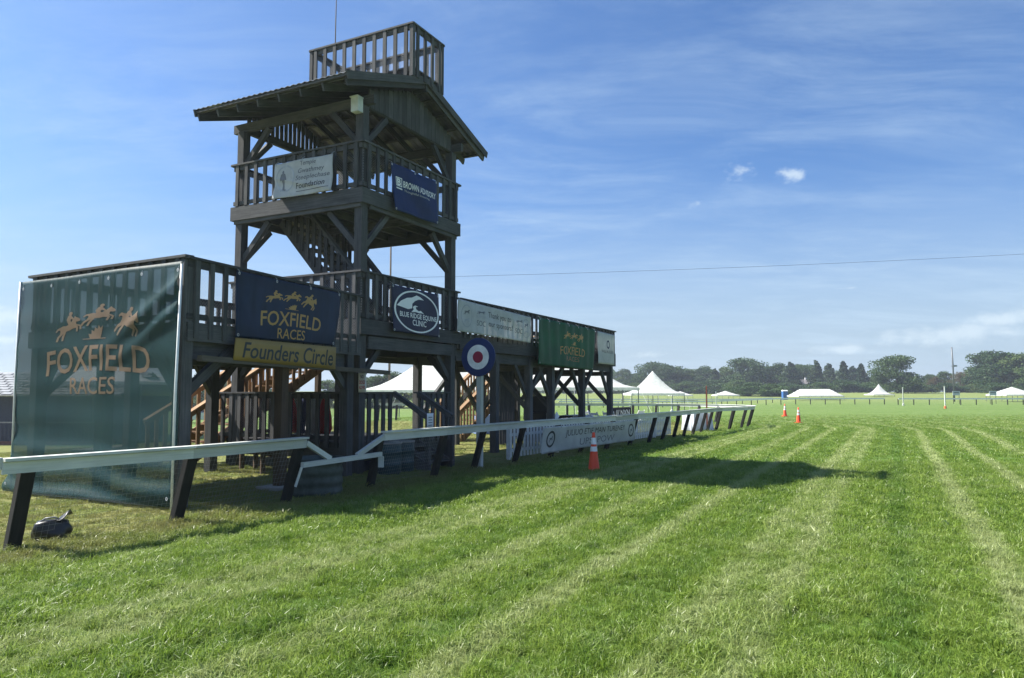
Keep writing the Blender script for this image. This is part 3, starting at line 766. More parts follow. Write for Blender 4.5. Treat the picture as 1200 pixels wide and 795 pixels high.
        me = bpy.data.meshes.new('lettering'); bm.to_mesh(me); bm.free(); me.materials.append(MATS[mat])
        return link(name, me, s.o, Matrix.Identity(4))
    def text(s, body, box, mat, bold=0.0, arc=0.0, shear=0.0, spacing=1.0, name='lettering'):
        return s.put(text_polys(body, bold, spacing, shear), box, mat, name, arc)
    def pxbox(s, l, r, tp, bt):
        a0 = s.frac(*l)[0]; a1 = s.frac(*r)[0]; b1 = s.frac(*tp)[1]; b0 = s.frac(*bt)[1]
        return (a0, a1, b0, b1)
def waves(seed, amp=0.012, droop=0.0):
    r = random.Random(seed); k = [(r.uniform(2, 7), r.uniform(1, 5), r.uniform(0, 6.3), r.uniform(.3, 1)) for _ in range(6)]
    def f(a, b): return amp*sum(w_*math.sin(p*a*2.2+q*b*2.0+ph) for p, q, ph, w_ in k)/2.2
    return f
HORSE = [(.98, .62), (.95, .68), (.88, .74), (.845, .80), (.80, .74), (.70, .65), (.60, .57), (.45, .535), (.34, .57), (.24, .55), (.12, .53), (.02, .44), (.05, .40), (.12, .46), (.19, .46), (.19, .40), (.14, .30), (.03, .22), (-.07, .06), (-.01, .03), (.08, .17), (.20, .25), (.26, .29), (.18, .18), (.12, .02), (.18, .01), (.26, .16), (.38, .33), (.52, .33), (.62, .355), (.75, .345), (.70, .21), (.76, .19), (.83, .36), (.79, .42), (.88, .36), (.84, .24), (.90, .23), (.95, .38), (.80, .48), (.82, .57), (.90, .56), (.965, .565)]
RIDER = [(.47, .50), (.43, .68), (.50, .80), (.55, .83), (.55, .90), (.60, .945), (.67, .93), (.69, .87), (.63, .80), (.74, .66), (.72, .62), (.61, .69), (.57, .62), (.67, .51), (.62, .36), (.56, .36), (.57, .48)]
BRUSH = [(-.1, 0), (.95, 0), (.95, .06), (.72, .06), (.80, .95), (.70, .75), (.62, .98), (.56, .70), (.46, .86), (.42, .55), (.30, .66), (.30, .36), (.16, .40), (.24, .06), (-.1, .06)]
def foxfield_logo(B, boxes, fence, mat):
    for bx, rt in boxes: B.put(shape_bm([HORSE, RIDER][:1]), bx, mat, 'horse_emblem', rot=rt); 
    for bx, rt in boxes:
        a0, a1, b0, b1 = bx; w_ = a1-a0; h_ = b1-b0
        B.put(shape_bm([RIDER]), (a0+w_*.44, a0+w_*.74, b0+h_*(.42+.1*(rt > 0)), b1+h_*.18), mat, 'rider_emblem', rot=rt*.5)
    B.put(shape_bm([BRUSH]), fence, mat, 'fence_emblem')

# 1 green mesh screen on the end of the front deck
sR0 = Vector((-4.86, -0.80, 0)); sL0 = Vector((-4.72, 3.36, 0))
dsc = (sL0-sR0).normalized(); nsc = Vector((-dsc.y, dsc.x, 0)); nsc = nsc if nsc.x < 0 else -nsc
wv = waves(3, 0.030)
def wave_screen(a, b):
    fold = 0.0
    if b < 0.30: fold = 0.035*math.sin(b*62+a*4+.8*math.sin(a*9))*(0.30-b)/0.30+0.15*(0.30-b)/0.30*(1-a*.6)
    fold += .006*math.sin(b*40+a*2)
    diag = 0.075*math.exp(-((b-0.90+1.1*(0.98-a)*0.55)/0.035)**2)*max(0, a-0.45)*1.7+0.06*math.exp(-((b-0.80+1.1*(0.98-a)*0.55)/0.03)**2)*max(0, a-0.5)*1.7
    return wv(a, b)+fold+diag+0.03
scr = Banner('mesh_screen', 'tall dark green mesh screen banner with tan horses and race lettering on the deck end', sL0+Vector((0, 0, 3.50)), sR0+Vector((0, 0, 3.50)), sR0+Vector((0, 0, .05)), sL0+Vector((0, 0, 0.03)), 'green_screen', nsc, wave_screen, res=(60, 60), cat='banner')
scr.text('FOXFIELD', scr.pxbox((56.3, 428), (176.5, 424), (123, 404), (123, 435)), 'screen_ink', bold=0.012, arc=0.022)
scr.text('RACES', scr.pxbox((82.6, 453), (138.3, 450), (110.8, 442.5), (110.8, 462.5)), 'screen_ink', bold=0.006)
def hb(B, x0, y0, x1, y1): 
    return B.pxbox((x0, (y0+y1)/2), (x1, (y0+y1)/2), ((x0+x1)/2, y0), ((x0+x1)/2, y1))
foxfield_logo(scr, [(hb(scr, 66, 372, 98, 401), .30), (hb(scr, 97, 361, 138, 382), 0.0), (hb(scr, 136, 366, 167, 396), -.35)], hb(scr, 100, 382, 127, 398), 'screen_ink')
# its two white poles
for nm, p0, p1 in (('screen_pole', sR0+nsc*0.07+Vector((0, 0, -.1)), sR0+nsc*0.05+Vector((0, -.03, 3.45))), ('screen_pole', sL0+nsc*0.05+Vector((0, 0, -.1)), sL0+nsc*0.05+Vector((0, 0, 3.50)))):
    m_ = MB(); q0 = p0-scr.cen; q1 = p1-scr.cen; mid = (q0+q1)/2+Vector((0, .02, 0)); m_.tube([q0, mid, q1], 0.019, 10); m_.build(nm, scr.o, 'white_metal', smooth=True)

# 2-3 on the front deck's face
fa, fb = off(A_, B_, 0.115); nfr = Vector((fb[1]-fa[1], -(fb[0]-fa[0]), 0)).normalized()
def wall_quad(tl, tr, br, bl, a, b): return [on_wall(*p, a, b) for p in (tl, tr, br, bl)]
fl = lambda a, b: 0.0
wv3 = waves(5, 0.016)
q = wall_quad((277, 317), (400, 344), (392, 405), (276, 395), fa, fb)
fox = Banner('hanging_banner', 'navy blue banner with golden horses and race lettering above the yellow sign', *q, 'navy_banner', nfr, wv3, res=(44, 30))
def zb(x, y): return (265+x/6.117, 305+y/6.117)
fox.text('FOXFIELD', fox.pxbox(zb(262, 430), zb(692, 470), zb(470, 378), zb(470, 480)), 'gold_ink', bold=0.012, arc=0.04)
fox.text('RACES', fox.pxbox(zb(382, 530), zb(582, 545), zb(480, 500), zb(480, 572)), 'gold_ink', bold=0.006)
def hz(x0, y0, x1, y1): a = zb(x0, y0); b = zb(x1, y1); return hb(fox, a[0], a[1], b[0], b[1])
foxfield_logo(fox, [(hz(300, 235, 425, 315), .28), (hz(425, 240, 550, 310), 0.0), (hz(550, 265, 655, 365), -.4)], hz(440, 320, 535, 362), 'gold_ink')
fa2, fb2 = off(A_, B_, 0.20)
q = wall_quad((277, 396), (394, 407), (393, 433), (274, 422), fa2, fb2)
fnd = Banner('lettered_board', 'yellow board lettered in black script under the navy banner', *q, 'sign_yellow', nfr, fl, res=(8, 4), th=0.02, cat='sign')
fnd.text('Founders Circle', (.065, .965, .14, .86), 'black_ink', bold=0.012, shear=0.12)

# 4-5 on the lookout
nl = Vector((-1, 0, 0)); nr_ = Vector((0, -1, 0))
wv4 = waves(8, 0.02)
def wave_t(a, b): return wv4(a, b)+0.05*max(0, .25-a)*max(0, .35-b)*8+0.03*math.exp(-((b-.05-.9*(1-a)*.6)/.05)**2)*.5
q = wall_quad((322, 193), (390, 180), (389, 223), (321, 234), (-.30, 0), (-.30, 3))
tg = Banner('hanging_banner', 'creased white foundation banner with a standing figure tied to the lookout rail', *q, 'white_banner', nl, wave_t, res=(36, 24))
tg.text('Temple', (.46, .72, .79, .95), 'grey_ink', bold=0.008, shear=.15)
tg.text('Gwathmey', (.42, .86, .58, .75), 'grey_ink', bold=0.008, shear=.15)
tg.text('Steeplechase', (.38, .95, .39, .56), 'grey_ink', bold=0.008, shear=.15)
tg.text('Foundation', (.38, .88, .20, .35), 'black_ink', bold=0.008, shear=.15)
tg.put(shape_bm([[(0, 0), (1, 0), (1, 1), (0, 1)]]), (.38, .95, .115, .135), 'grey_ink', 'rule_line')
FIG = [(-.35, 0), (.35, 0), (.35, .05), (.12, .07), (.10, .30), (.22, .52), (.42, .50), (.34, .68), (.26, .80), (.10, .84), (.12, .93), (0, 1.0), (-.12, .93), (-.10, .84), (-.26, .80), (-.36, .66), (-.42, .48), (-.2, .52), (-.10, .30), (-.14, .07), (-.35, .05)]
tg.put(shape_bm([FIG]), (.10, .22, .20, .78), 'grey_ink', 'figure_emblem')
def ring(cx=.5, cy=.5, r0=.9, r1=1.0, n=40, a0=0, a1=2*PI):
    bm = bmesh.new(); A = []; B = []
    full = abs(a1-a0-2*PI) < 1e-6
    for k in range(n if full else n+1):
        th = a0+(a1-a0)*k/n; A.append(bm.verts.new((r0*math.cos(th), r0*math.sin(th), 0))); B.append(bm.verts.new((r1*math.cos(th), r1*math.sin(th), 0)))
    m2 = len(A)
    for k in range(n):
        bm.faces.new((A[k], B[k], B[(k+1) % m2], A[(k+1) % m2]))
    return bm
def disc(n=40):
    bm = bmesh.new(); bm.faces.new([bm.verts.new((math.cos(2*PI*k/n), math.sin(2*PI*k/n), 0)) for k in range(n)]); return bm
tg.put(ring(r0=.86), (.03, .36, .16, .92), 'pale_ink', 'ring_emblem')
wv5 = waves(12, 0.02)
q = wall_quad((458, 190), (512, 213), (513, 263), (463, 246), (0, -.30), (3, -.30))
br_ = Banner('hanging_banner', 'royal blue banner with small white lettering on the lookout rail', *q, 'blue_banner', nr_, wv5, res=(30, 24))
br_.text('BROWN ADVISORY', (.235, .97, .56, .70), 'white_ink', bold=0.016)
br_.text('Thoughtful Investing.', (.25, .80, .465, .525), 'pale_ink', bold=0.01)
br_.put(ring(n=4, r0=.80, a0=PI/4, a1=PI/4+2*PI), (.08, .21, .55, .74), 'white_ink', 'square_emblem')
br_.text('B', (.105, .185, .57, .715), 'white_ink', bold=0.04)
br_.put(shape_bm([[(0, 0), (1, 0), (1, 1), (0, 1)]]), (.08, .21, .49, .52), 'white_ink', 'rule_line')

# 6 round clinic emblem
wv6 = waves(15, 0.010)
q = wall_quad((459, 333), (514, 346), (515, 396), (461, 388), (0, -.30), (3, -.30))
bl_ = Banner('hanging_banner', 'dark navy banner with a white oval horse emblem on the tower rail', *q, 'dark_navy_banner', nr_, wv6, res=(30, 24))
bl_.put(ring(r0=.93, n=48), (.03, .985, .035, .965), 'white_ink', 'ring_emblem')
bl_.text('BLUE RIDGE EQUINE', (.14, .93, .33, .46), 'white_ink', bold=0.014)
bl_.text('CLINIC', (.40, .70, .19, .32), 'white_ink', bold=0.012)
CREST = [(0, .12), (.15, .45), (.38, .72), (.55, .80), (.72, 1.0), (.86, .94), (1.0, .78), (.80, .76), (.66, .62), (.56, .40), (.55, .10), (.40, .0), (.2, .06)]
bl_.put(shape_bm([CREST]), (.08, .66, .53, .87), 'white_ink', 'crest_emblem')
SWIRL = [(0, 0), (.18, .45), (.12, .75), (.28, 1.0), (.52, .92), (.34, .80), (.36, .52), (.55, .30), (.72, .42), (1.0, 0), (.80, .10), (.6, .05), (.3, .12)]
bl_.put(shape_bm([SWIRL]), (.38, .66, .475, .64), 'white_ink', 'swirl_emblem')

# 7-9 on the long deck
wv7 = waves(18, 0.016)
q = wall_quad((536, 350), (622, 372), (622, 402), (536, 388), (0, -.32), (3, -.32))
ty = Banner('hanging_banner', 'creased white sponsors banner with thank-you lettering and faint race emblems', *q, 'white_banner', nr_, wv7, res=(44, 18))
ty.text('Thank you to', (.38, .69, .56, .82), 'black_ink', bold=-0.004)
ty.text('our sponsors!', (.38, .72, .26, .52), 'black_ink', bold=-0.004)
for a in (.23, .76):
    ty.text('SOC', (a, a+.105, .28, .46), 'grey_ink', bold=0.004); ty.text('SUPPORT', (a-.01, a+.115, .54, .62), 'pale_ink'); ty.put(shape_bm([HORSE]), (a-.005, a+.11, .66, .80), 'grey_ink', 'horse_emblem')
for a in (.04, .86):
    ty.put(ring(r0=.9), (a, a+.13, .16, .88), 'pale_ink', 'ring_emblem'); ty.put(shape_bm([HORSE]), (a+.03, a+.10, .55, .74), 'grey_ink', 'horse_emblem'); ty.put(shape_bm([HORSE]), (a+.03, a+.10, .30, .48), 'pale_ink', 'horse_emblem')
wv8 = waves(21, 0.010)
def wave_g(a, b): return .04+wv8(a, b)+0.034*math.sin(a*46+b*1.5)*(.35+.65*b)*.6+0.03*math.sin(a*17+1)*.5
q = wall_quad((629, 372), (697, 387), (694, 434), (629, 427), (0, -.36), (3, -.36))
gb = Banner('hanging_banner', 'bright green pleated banner with small golden horse and race lettering', *q, 'green_banner', nr_, wave_g, res=(60, 24))
gb.text('FOXFIELD', (.36, .80, .30, .49), 'gold_ink', bold=0.004, arc=0.03)
gb.text('RACES', (.47, .70, .15, .26), 'tan_ink', bold=-0.004)
foxfield_logo(gb, [((.40, .53, .64, .80), .25), ((.52, .66, .66, .80), 0), ((.65, .76, .62, .80), -.3)], (.55, .65, .53, .62), 'gold_ink')
wv9 = waves(25, 0.008)
q = wall_quad((700, 388), (720, 393), (720, 428), (701, 426), (0, -.30), (3, -.30))
we = Banner('hanging_banner', 'small white banner with a dark oval crest at the far deck corner', *q, 'white_banner', nr_, wv9, res=(16, 16))
we.put(ring(r0=.62, n=24), (.52, .70, .50, .78), 'navy_fabric', 'crest_emblem')
we.text('WILL RULEEN', (.22, .93, .36, .45), 'grey_ink', bold=0.01)
# small papers
q = wall_quad((420, 436), (429, 436), (429, 460), (420, 460), (-.135, 0), (-.135, 3))
ns = Banner('notice_sign', 'small white notice with red and black words on the tower post', *q, 'white_vinyl', nl, fl, res=(4, 4), th=0.006, cat='sign')
ns.text('NO', (.3, .7, .68, .85), 'black_ink', bold=.02); ns.text('DOGS', (.14, .86, .40, .58), 'red_ink', bold=.02); ns.text('ALLOWED', (.10, .90, .16, .32), 'red_ink', bold=.02)
p0 = Vector((1.06, -1.06, 1.02))
pb_ = Banner('paper_notice', 'small white paper notice on the entry step handrail', p0+Vector((-.14, 0, .18)), p0+Vector((.10, 0, .18)), p0+Vector((.10, 0, -.14)), p0+Vector((-.14, 0, -.14)), 'white_vinyl', nr_, fl, res=(4, 4), th=0.004, cat='notice')
for k in range(4): pb_.put(shape_bm([[(0, 0), (1, 0), (1, 1), (0, 1)]]), (.2, .8, .2+k*.17, .25+k*.17), 'grey_ink', 'text_line')
# pale box high on the corner post
lb = MB(); lb.bar((-.005, -.005, -.15), (-.005, -.005, .15), 0.19, 0.16, up=(1, 0, 0)); lb.bar((-.02, -.005, .17), (-.02, -.005, .15), .21, .2, up=(1, 0, 0))
b0 = on_wall(424, 122, (-.20, 0), (-.20, 3))
tag(lb.build('post_box', None, 'box_grey', STAND @ Matrix.Translation((-.185, 0, b0.z))), 'pale grey box fixed to the corner post under the roof', 'box')

# ------------------------------------------------------------------ running rail along the track
def catmull(pts, n=12):
    out = []
    P = [pts[0]]+list(pts)+[pts[-1]]
    for i in range(1, len(P)-2):
        for k in range(n):
            t_ = k/n; a, b, c_, d = P[i-1], P[i], P[i+1], P[i+2]
            out.append(0.5*((2*b)+(-a+c_)*t_+(2*a-5*b+4*c_-d)*t_*t_+(-a+3*b-3*c_+d)*t_**3))
    out.append(P[-2]); return out
RAILV = [(-7.5, -1.42), (-5.6, -1.60), (-3.7, -1.58), (-1.8, -1.64), (.1, -1.73), (3.8, -1.82), (6.5, -2.1), (9.7, -2.4), (13, -2.62), (17, -2.72), (20, -2.75)]
path = [UV(u, v) for u, v in RAILV]+[Vector((x, y, 0)) for x, y in ((10.5, 33.8), (11.55, 36.4), (10.9, 39.6), (8.8, 41.9), (5.6, 43.0), (1.5, 43.4), (-3, 43.6), (-8, 43.9))]
dense = catmull([Vector((p.x, p.y, 0)) for p in path], 24)
cum = [0]
for a, b in zip(dense, dense[1:]): cum.append(cum[-1]+(b-a).length)
def rail_at(s):
    s = min(max(s, 0), cum[-1]-1e-4)
    i = int(np.searchsorted(cum, s, 'right'))-1; i = min(i, len(dense)-2)
    f_ = (s-cum[i])/max(1e-9, cum[i+1]-cum[i]); d = (dense[i+1]-dense[i]).normalized()
    p = dense[i].lerp(dense[i+1], f_); n = Vector((d.y, -d.x, 0))       # n points to the track (outer) side
    return p, d, n
def s_at_u(u):
    best = min(range(len(dense)), key=lambda i: abs((STINV @ dense[i]).x-u) if dense[i].y < 33 else 9e9); return cum[best]
rail = empty('running_rail', Matrix.Translation(dense[0]), 'white topped running rail on black leaning posts curving round beside the viewing stand', 'rail')
RO = dense[0].copy()
HT, LEAN = 0.95, 0.33
ssp = [s_at_u(u) for u in (-7.35, -5.55, -3.62, -1.75, .12, 1.55, 3.3, 5.05, 6.6, 8.2, 9.8, 11.4)]
s = ssp[-1]
while s < cum[-1]-1.0:
    s += 1.27; ssp.append(s)
rr = random.Random(5)
for i, s in enumerate(ssp):
    p, d, n = rail_at(s); p = p-RO; j = rr.uniform(-.03, .03)
    far = i > 22
    wd_ = 0.13+rr.uniform(-.01, .015) if not far else 0.12
    bar('post', rail, p+Vector((0, 0, -.12)), p+n*(LEAN-.05)+d*j+Vector((0, 0, HT-.10)), wd_, 0.10, 'post_black', up=tuple(n), ch=0.0 if far else 0.008)
def top(s, z=HT, o=LEAN): p, d, n = rail_at(s); return p-RO+n*o+Vector((0, 0, z))
# rail boards from post to post; the bay at the gap is dropped
gap0, gap1 = s_at_u(-3.62), s_at_u(-1.75)
for i, (a, b) in enumerate(zip(ssp, ssp[1:])):
    if abs(a-gap0) < .05: continue
    ext0 = 0.12 if i == 0 else 0; ext1 = 0.10 if abs(b-gap0) < .05 else 0
    p0, p1 = top(a-ext0, HT-.068), top(b+ext1, HT-.068)
    if i == 0: p0 = top(0, HT-.068)-rail_at(0)[1]*.10
    r_ = bar('rail_board', rail, p0, p1, 0.038, 0.12, 'white_paint')
    bar('cap_board', r_, p0+Vector((0, 0, .084)), p1+Vector((0, 0, .084)), 0.13, 0.03, 'white_paint')
p0, d0, n0 = rail_at(0)
bar('end_bracket', rail, top(0, HT-.02)-d0*.11, top(0, HT-.02)-d0*.11-n0*.16, 0.03, 0.12, 'white_paint')
# dropped gate bay: lower bar, two sloping bars, two short drops
g0, g1 = gap0, gap1; L_ = g1-g0; zl = 0.60
lowr = bar('dropped_bar', rail, top(g0+.03, zl-.03), top(g1-.06, zl-.0), 0.06, 0.075, 'white_paint')
bar('sloping_bar', rail, top(g0+.10, HT-.06), top(g0+.62, zl+.02), 0.06, 0.075, 'white_paint')
bar('sloping_bar', rail, top(g1-.66, zl+.02), top(g1+.01, HT-.06), 0.06, 0.075, 'white_paint')
bar('drop_piece', rail, top(g0+.02, zl-.06), top(g0-.05, zl-.34, LEAN-.05), 0.05, 0.03, 'white_paint')
bar('drop_piece', rail, top(g1-.06, zl-.04), top(g1-.06, zl-.22), 0.09, 0.05, 'white_paint', up=(0, 1, 0))
# netting on the first bays
nb = MB()
for k in range(4):
    a, b = ssp[k], ssp[k+1]
    if k == 2: continue
    for j in range(13):
        z = 0.08+j*0.062; nb.ribbon(rail_at(a)[0]-RO+rail_at(a)[2]*(LEAN*z/HT-.06)+Vector((0, 0, z)), rail_at(b)[0]-RO+rail_at(b)[2]*(LEAN*z/HT-.06)+Vector((0, 0, z)), 0.0022, (.3, -1, 0))
    m2 = int((b-a)/.06)
    for j in range(m2):
        s = a+(b-a)*j/m2; p, d, n = rail_at(s); nb.ribbon(p-RO+n*(-.055)+Vector((0, 0, .03)), p-RO+n*(LEAN*.82/HT-.06)+Vector((0, 0, .82)), 0.0022, (.3, -1, 0))
nbo = nb.build('rail_netting', rail, 'wire'); nbo['kind'] = 'stuff'

# banner on the rail
sa, sb = s_at_u(4.15), s_at_u(9.5)
wvr = waves(31, 0.02)
pa, da, na = rail_at(sa); pb2, db, nb2 = rail_at(sb)
def RP(p, n, z, o=LEAN+.05): return STINV @ (p+n*o+Vector((0, 0, z)))
nrail = (STINV.to_3x3() @ ((na+nb2)/2)).normalized()
rb = Banner('rail_banner', 'long grey-white banner with round emblems and dark capitals tied to the running rail', RP(pa, na, .80), RP(pb2, nb2, .80), RP(pb2, nb2, .20, LEAN-.02), RP(pa, na, .16, LEAN-.05), 'white_banner', nrail, lambda a, b: wvr(a, b)+.10*max(0, .12-a)*max(0, .3-b)*20*.3, res=(60, 14))
rb.text('JULIUO ETIE MAN TURENEY', (.21, .86, .50, .82), 'black_ink', bold=0.0)
rb.text('UPS  POW', (.36, .74, .14, .42), 'grey_ink', bold=-0.004)
for a in (.04, .905): 
    rb.put(ring(r0=.74, n=32), (a, a+.075, .20, .84), 'black_ink', 'ring_emblem'); rb.put(shape_bm([HORSE]), (a+.022, a+.055, .38, .66), 'grey_ink', 'horse_emblem')

# finishing post with roundel
fp = UV(1.83, -1.80)
fin = empty('finish_post', STAND @ Matrix.Translation((1.83, -1.80, 0)), 'white finishing post topped by a blue, white and red roundel', 'post')
bar('post', fin, (0, 0, -.1), (0, 0, 2.35), 0.115, 0.115, 'white_paint', up=(1, 0, 0), ch=.006)
zc = 2.39
def ringdisc(name, parent, r, x, th, mat):
    m_ = MB(); n = 48
    vs = [(x, r*math.cos(2*PI*k/n), zc+r*math.sin(2*PI*k/n)) for k in range(n)]+[(x+th, r*math.cos(2*PI*k/n), zc+r*math.sin(2*PI*k/n)) for k in range(n)]
    fs = [tuple(range(n)), tuple(range(2*n-1, n-1, -1))]+[(k, n+k, n+(k+1) % n, (k+1) % n) for k in range(n)]
    m_.add(vs, fs); return m_.build(name, parent, mat)
rd = ringdisc('roundel', fin, .415, -.085, .025, 'navy_paint'); ringdisc('white_ring', rd, .265, -.091, .006, 'white_vinyl'); ringdisc('red_centre', rd, .125, -.096, .005, 'roundel_red')

# cones
def cone(P, label, h=.80):
    e = empty('traffic_cone', Matrix.Translation(P) @ Matrix.Rotation(rr.uniform(0, 1.5), 4, 'Z'), label, 'cone', 'traffic cones on the track')
    m_ = MB(); m_.bar((-.17, 0, .018), (.17, 0, .018), .34, .036); m_.build('base', e, 'cone_orange')
    R = lambda z: .125*(1-z/h)+.028*z/h
    m_ = MB(); m_.lathe([(R(.03), .03), (R(.2), .2), (R(.42), .42), (R(.7), .7), (R(h), h), (.012, h+.012), (.001, h+.012)], 24); m_.build('body', e, 'cone_orange', smooth=True)
    for z0, z1 in ((.42, .52), (.565, .70)):
        m_ = MB(); m_.lathe([(R(z0)+.003, z0), (R(z1)+.003, z1)], 24); m_.build('reflective_band', e, 'cone_white', smooth=True)
cone(ground(696, 553), 'orange traffic cone with white bands standing in front of the rail banner')
c2 = ground(920, 488); c3 = ground(936, 496)
cone(c2, 'farther of the two orange cones out beyond the rail bend', .82); cone(c3, 'nearer of the two orange cones out beyond the rail bend', .82)

# galvanised tank planter, teal bin
tk = empty('stock_tank', STAND @ Matrix.Translation((-2.75, -1.42, 0)), 'round dark ribbed stock tank standing in the gap of the rail', 'tank')
m_ = MB(); prof = [(.40, 0), (.41, .02)]+[(.412+.008*math.sin(k*1.05), .03+k*.027) for k in range(20)]+[(.43, .575), (.435, .59), (.425, .60), (.40, .59), (.395, .30)]
m_.lathe(prof, 40); m_.build('shell', tk, 'galvanised', smooth=True)
m_ = MB(); m_.lathe([(.395, .40), (.2, .42), (.001, .43)], 24); m_.build('soil', tk, 'dark_soil', smooth=True)
for k, (u, v) in enumerate(((0.22, -.62), (0.72, -.58))):
    bb = empty('plastic_barrel', STAND @ Matrix.Translation((u, v, 0)), ['teal plastic barrel beside the tower corner post', 'teal plastic barrel beside the entry steps'][k], 'barrel', 'barrels below the tower')
    m_ = MB(); m_.lathe([(.001, 0), (.23, 0), (.25, .03), (.25, .18), (.262, .20), (.25, .22), (.25, .42), (.262, .44), (.25, .46), (.25, .60), (.235, .64), (.001, .645)], 28); m_.build('drum', bb, 'teal_plastic', smooth=True)
    m_ = MB(); m_.lathe([(.256, .60), (.262, .61), (.262, .635), (.256, .645)], 28); m_.build('lid_ring', bb, 'grey_plastic', smooth=True)

# black bag on the grass
def lump(name, label, cat, P, rz, size, mat, seed):
    bm = bmesh.new(); bmesh.ops.create_icosphere(bm, subdivisions=4, radius=1)
    r = random.Random(seed); ks = [(Vector((r.uniform(-1, 1), r.uniform(-1, 1), r.uniform(-1, 1))).normalized(), r.uniform(3, 8), r.uniform(0, 6)) for _ in range(16)]
    for v in bm.verts:
        n = v.co.normalized(); k = sum(math.sin(n.dot(d)*f_+p) for d, f_, p in ks)/16
        sq = max(abs(n.x), abs(n.y), abs(n.z)); q = n*(0.62+.38/sq*.72)*(1+.34*k)
        v.co = Vector((q.x*size[0], q.y*size[1], max(-.62, q.z)*size[2]+size[2]*.60))
    me = bpy.data.meshes.new('bag'); bm.to_mesh(me); bm.free(); me.materials.append(MATS[mat])
    e = empty(name, Matrix.Translation(P) @ Matrix.Rotation(rz, 4, 'Z'), label, cat)
    link('sack', me, e); me.polygons.foreach_set('use_smooth', [True]*len(me.polygons)); return e
bg_ = lump('black_bag', 'small crumpled black plastic bag lying on the grass behind the rail end', 'bag', ground(60, 634), .25, (.21, .15, .165), 'black_plastic', 4)
m_ = MB()
vs = []; fs = []
for j in range(7):
    for i in range(5):
        a, b = i/4, j/6
        vs.append((-.02+.20*b, -.09+.16*a+.02*math.sin(b*8), .19+.12*b**1.5+.03*math.sin(a*5+b*6)))
fs = [(j*5+i, j*5+i+1, j*5+i+6, j*5+i+5) for j in range(6) for i in range(4)]
m_.add(vs, fs); fo = m_.build('flap', bg_, 'black_plastic', smooth=True); sm = fo.modifiers.new('s', 'SOLIDIFY'); sm.thickness = .006
m_ = MB(); m_.tube([(-.10, -.06, .22), (-.04, -.08, .26), (.05, -.08, .27), (.09, -.06, .24)], .009, 8); m_.build('handle', bg_, 'grey_plastic', smooth=True)

# unidentified red, white and navy objects, drawn like folded umbrellas, and stacked things inside the low deck
def bundle(u, v, mat, label, h=1.0):
    e = empty('folded_bundle', STAND @ Matrix.Translation((u, v, Z0)), label, 'bundle', 'folded bundles on the low deck')
    m_ = MB(); n = 20
    vs = []
    prof = [(.10, .12), (.14, .22), (.12, .50), (.08, .75), (.02, h)]
    for r, z in prof:
        for k in range(n): q = r*(1+.25*math.cos(8*2*PI*k/n*1.0+z*2)); vs.append((q*math.cos(2*PI*k/n), q*math.sin(2*PI*k/n), z))
    fs = [(i*n+k, i*n+(k+1) % n, (i+1)*n+(k+1) % n, (i+1)*n+k) for i in range(len(prof)-1) for k in range(n)]
    m_.add(vs, fs); m_.build('canopy', e, mat, smooth=True)
    m_ = MB(); m_.tube([(0, 0, 0.0), (0, 0, h+.05)], .018, 8); m_.build('pole', e, 'white_metal')
    m_ = MB(); m_.lathe([(.001, .06), (.05, .055), (.2, .03), (.2, 0), (.001, 0)], 20); m_.build('foot', e, 'case_black')
bundle(.7, 2.5, 'red_fabric', 'folded red umbrella beside the navy one on the low deck'); bundle(.75, 1.55, 'red_fabric', 'folded red umbrella beside the white one on the low deck'); bundle(.75, 2.15, 'navy_fabric', 'folded navy umbrella on the low deck'); bundle(.7, 1.85, 'white_banner', 'folded white umbrella on the low deck')

# benches seen below the front deck
def bench(P, rz, label):
    e = empty('timber_bench', P @ Matrix.Rotation(rz, 4, 'Z'), label, 'bench', 'benches behind the stand')
    for k in range(3): bar('seat_board', e, (-.75, -.14+.14*k, .45), (.75, -.14+.14*k, .45), .13, .04, 'plank_grey')
    for x in (-.55, .55):
        bar('leg', e, (x, -.15, 0), (x, -.15, .43), .09, .06, 'timber_brown', up=(1, 0, 0)); bar('leg', e, (x, .15, 0), (x, .15, .43), .09, .06, 'timber_brown', up=(1, 0, 0)); bar('stretcher', e, (x, -.15, .39), (x, .15, .39), .04, .08, 'timber_brown')
bench(STAND @ Matrix.Translation((-.6, 2.1, 0)), 1.2, 'low grey timber bench behind the brown prop post')
bench(STAND @ Matrix.Translation((-1.9, 5.2, 0)), 0.3, 'low grey timber bench at the foot of the outer stair')

# white picket fence, tables, chairs, cases behind the rail
pk = empty('picket_fence', UV(5.0, -1.15).to_tuple() and STAND @ Matrix.Translation((4.0, -1.35, 0)) @ Matrix.Rotation(-.066, 4, 'Z'), 'white picket fence running behind the rail banner', 'fence')
n = 71
for k in range(n):
    x = k*.165+.06
    key = 'picket_mesh'
    if key not in BOX:
        m_ = MB(); z = .80; hw = .042
        vs = [(-hw, -.01, .06), (hw, -.01, .06), (hw, -.01, z-.06), (0, -.01, z), (-hw, -.01, z-.06)]; vs += [(a, .01, c_) for a, b, c_ in vs]
        m_.add(vs, [(0, 1, 2, 3, 4), (9, 8, 7, 6, 5)]+[(i, i+5, (i+1) % 5+5, (i+1) % 5) for i in range(5)]); BOX[key] = m_.mesh('white_vinyl')
    link('picket', BOX[key], pk, Matrix.Translation((x, -.03, 0)))
for z in (.22, .60): bar('fence_rail', pk, (0, 0, z), (n*.165, 0, z), .03, .07, 'white_vinyl')
for k in range(5): bar('fence_post', pk, (.1+k*2.5, .05, -.1), (.1+k*2.5, .05, .86), .09, .09, 'white_vinyl', up=(1, 0, 0))

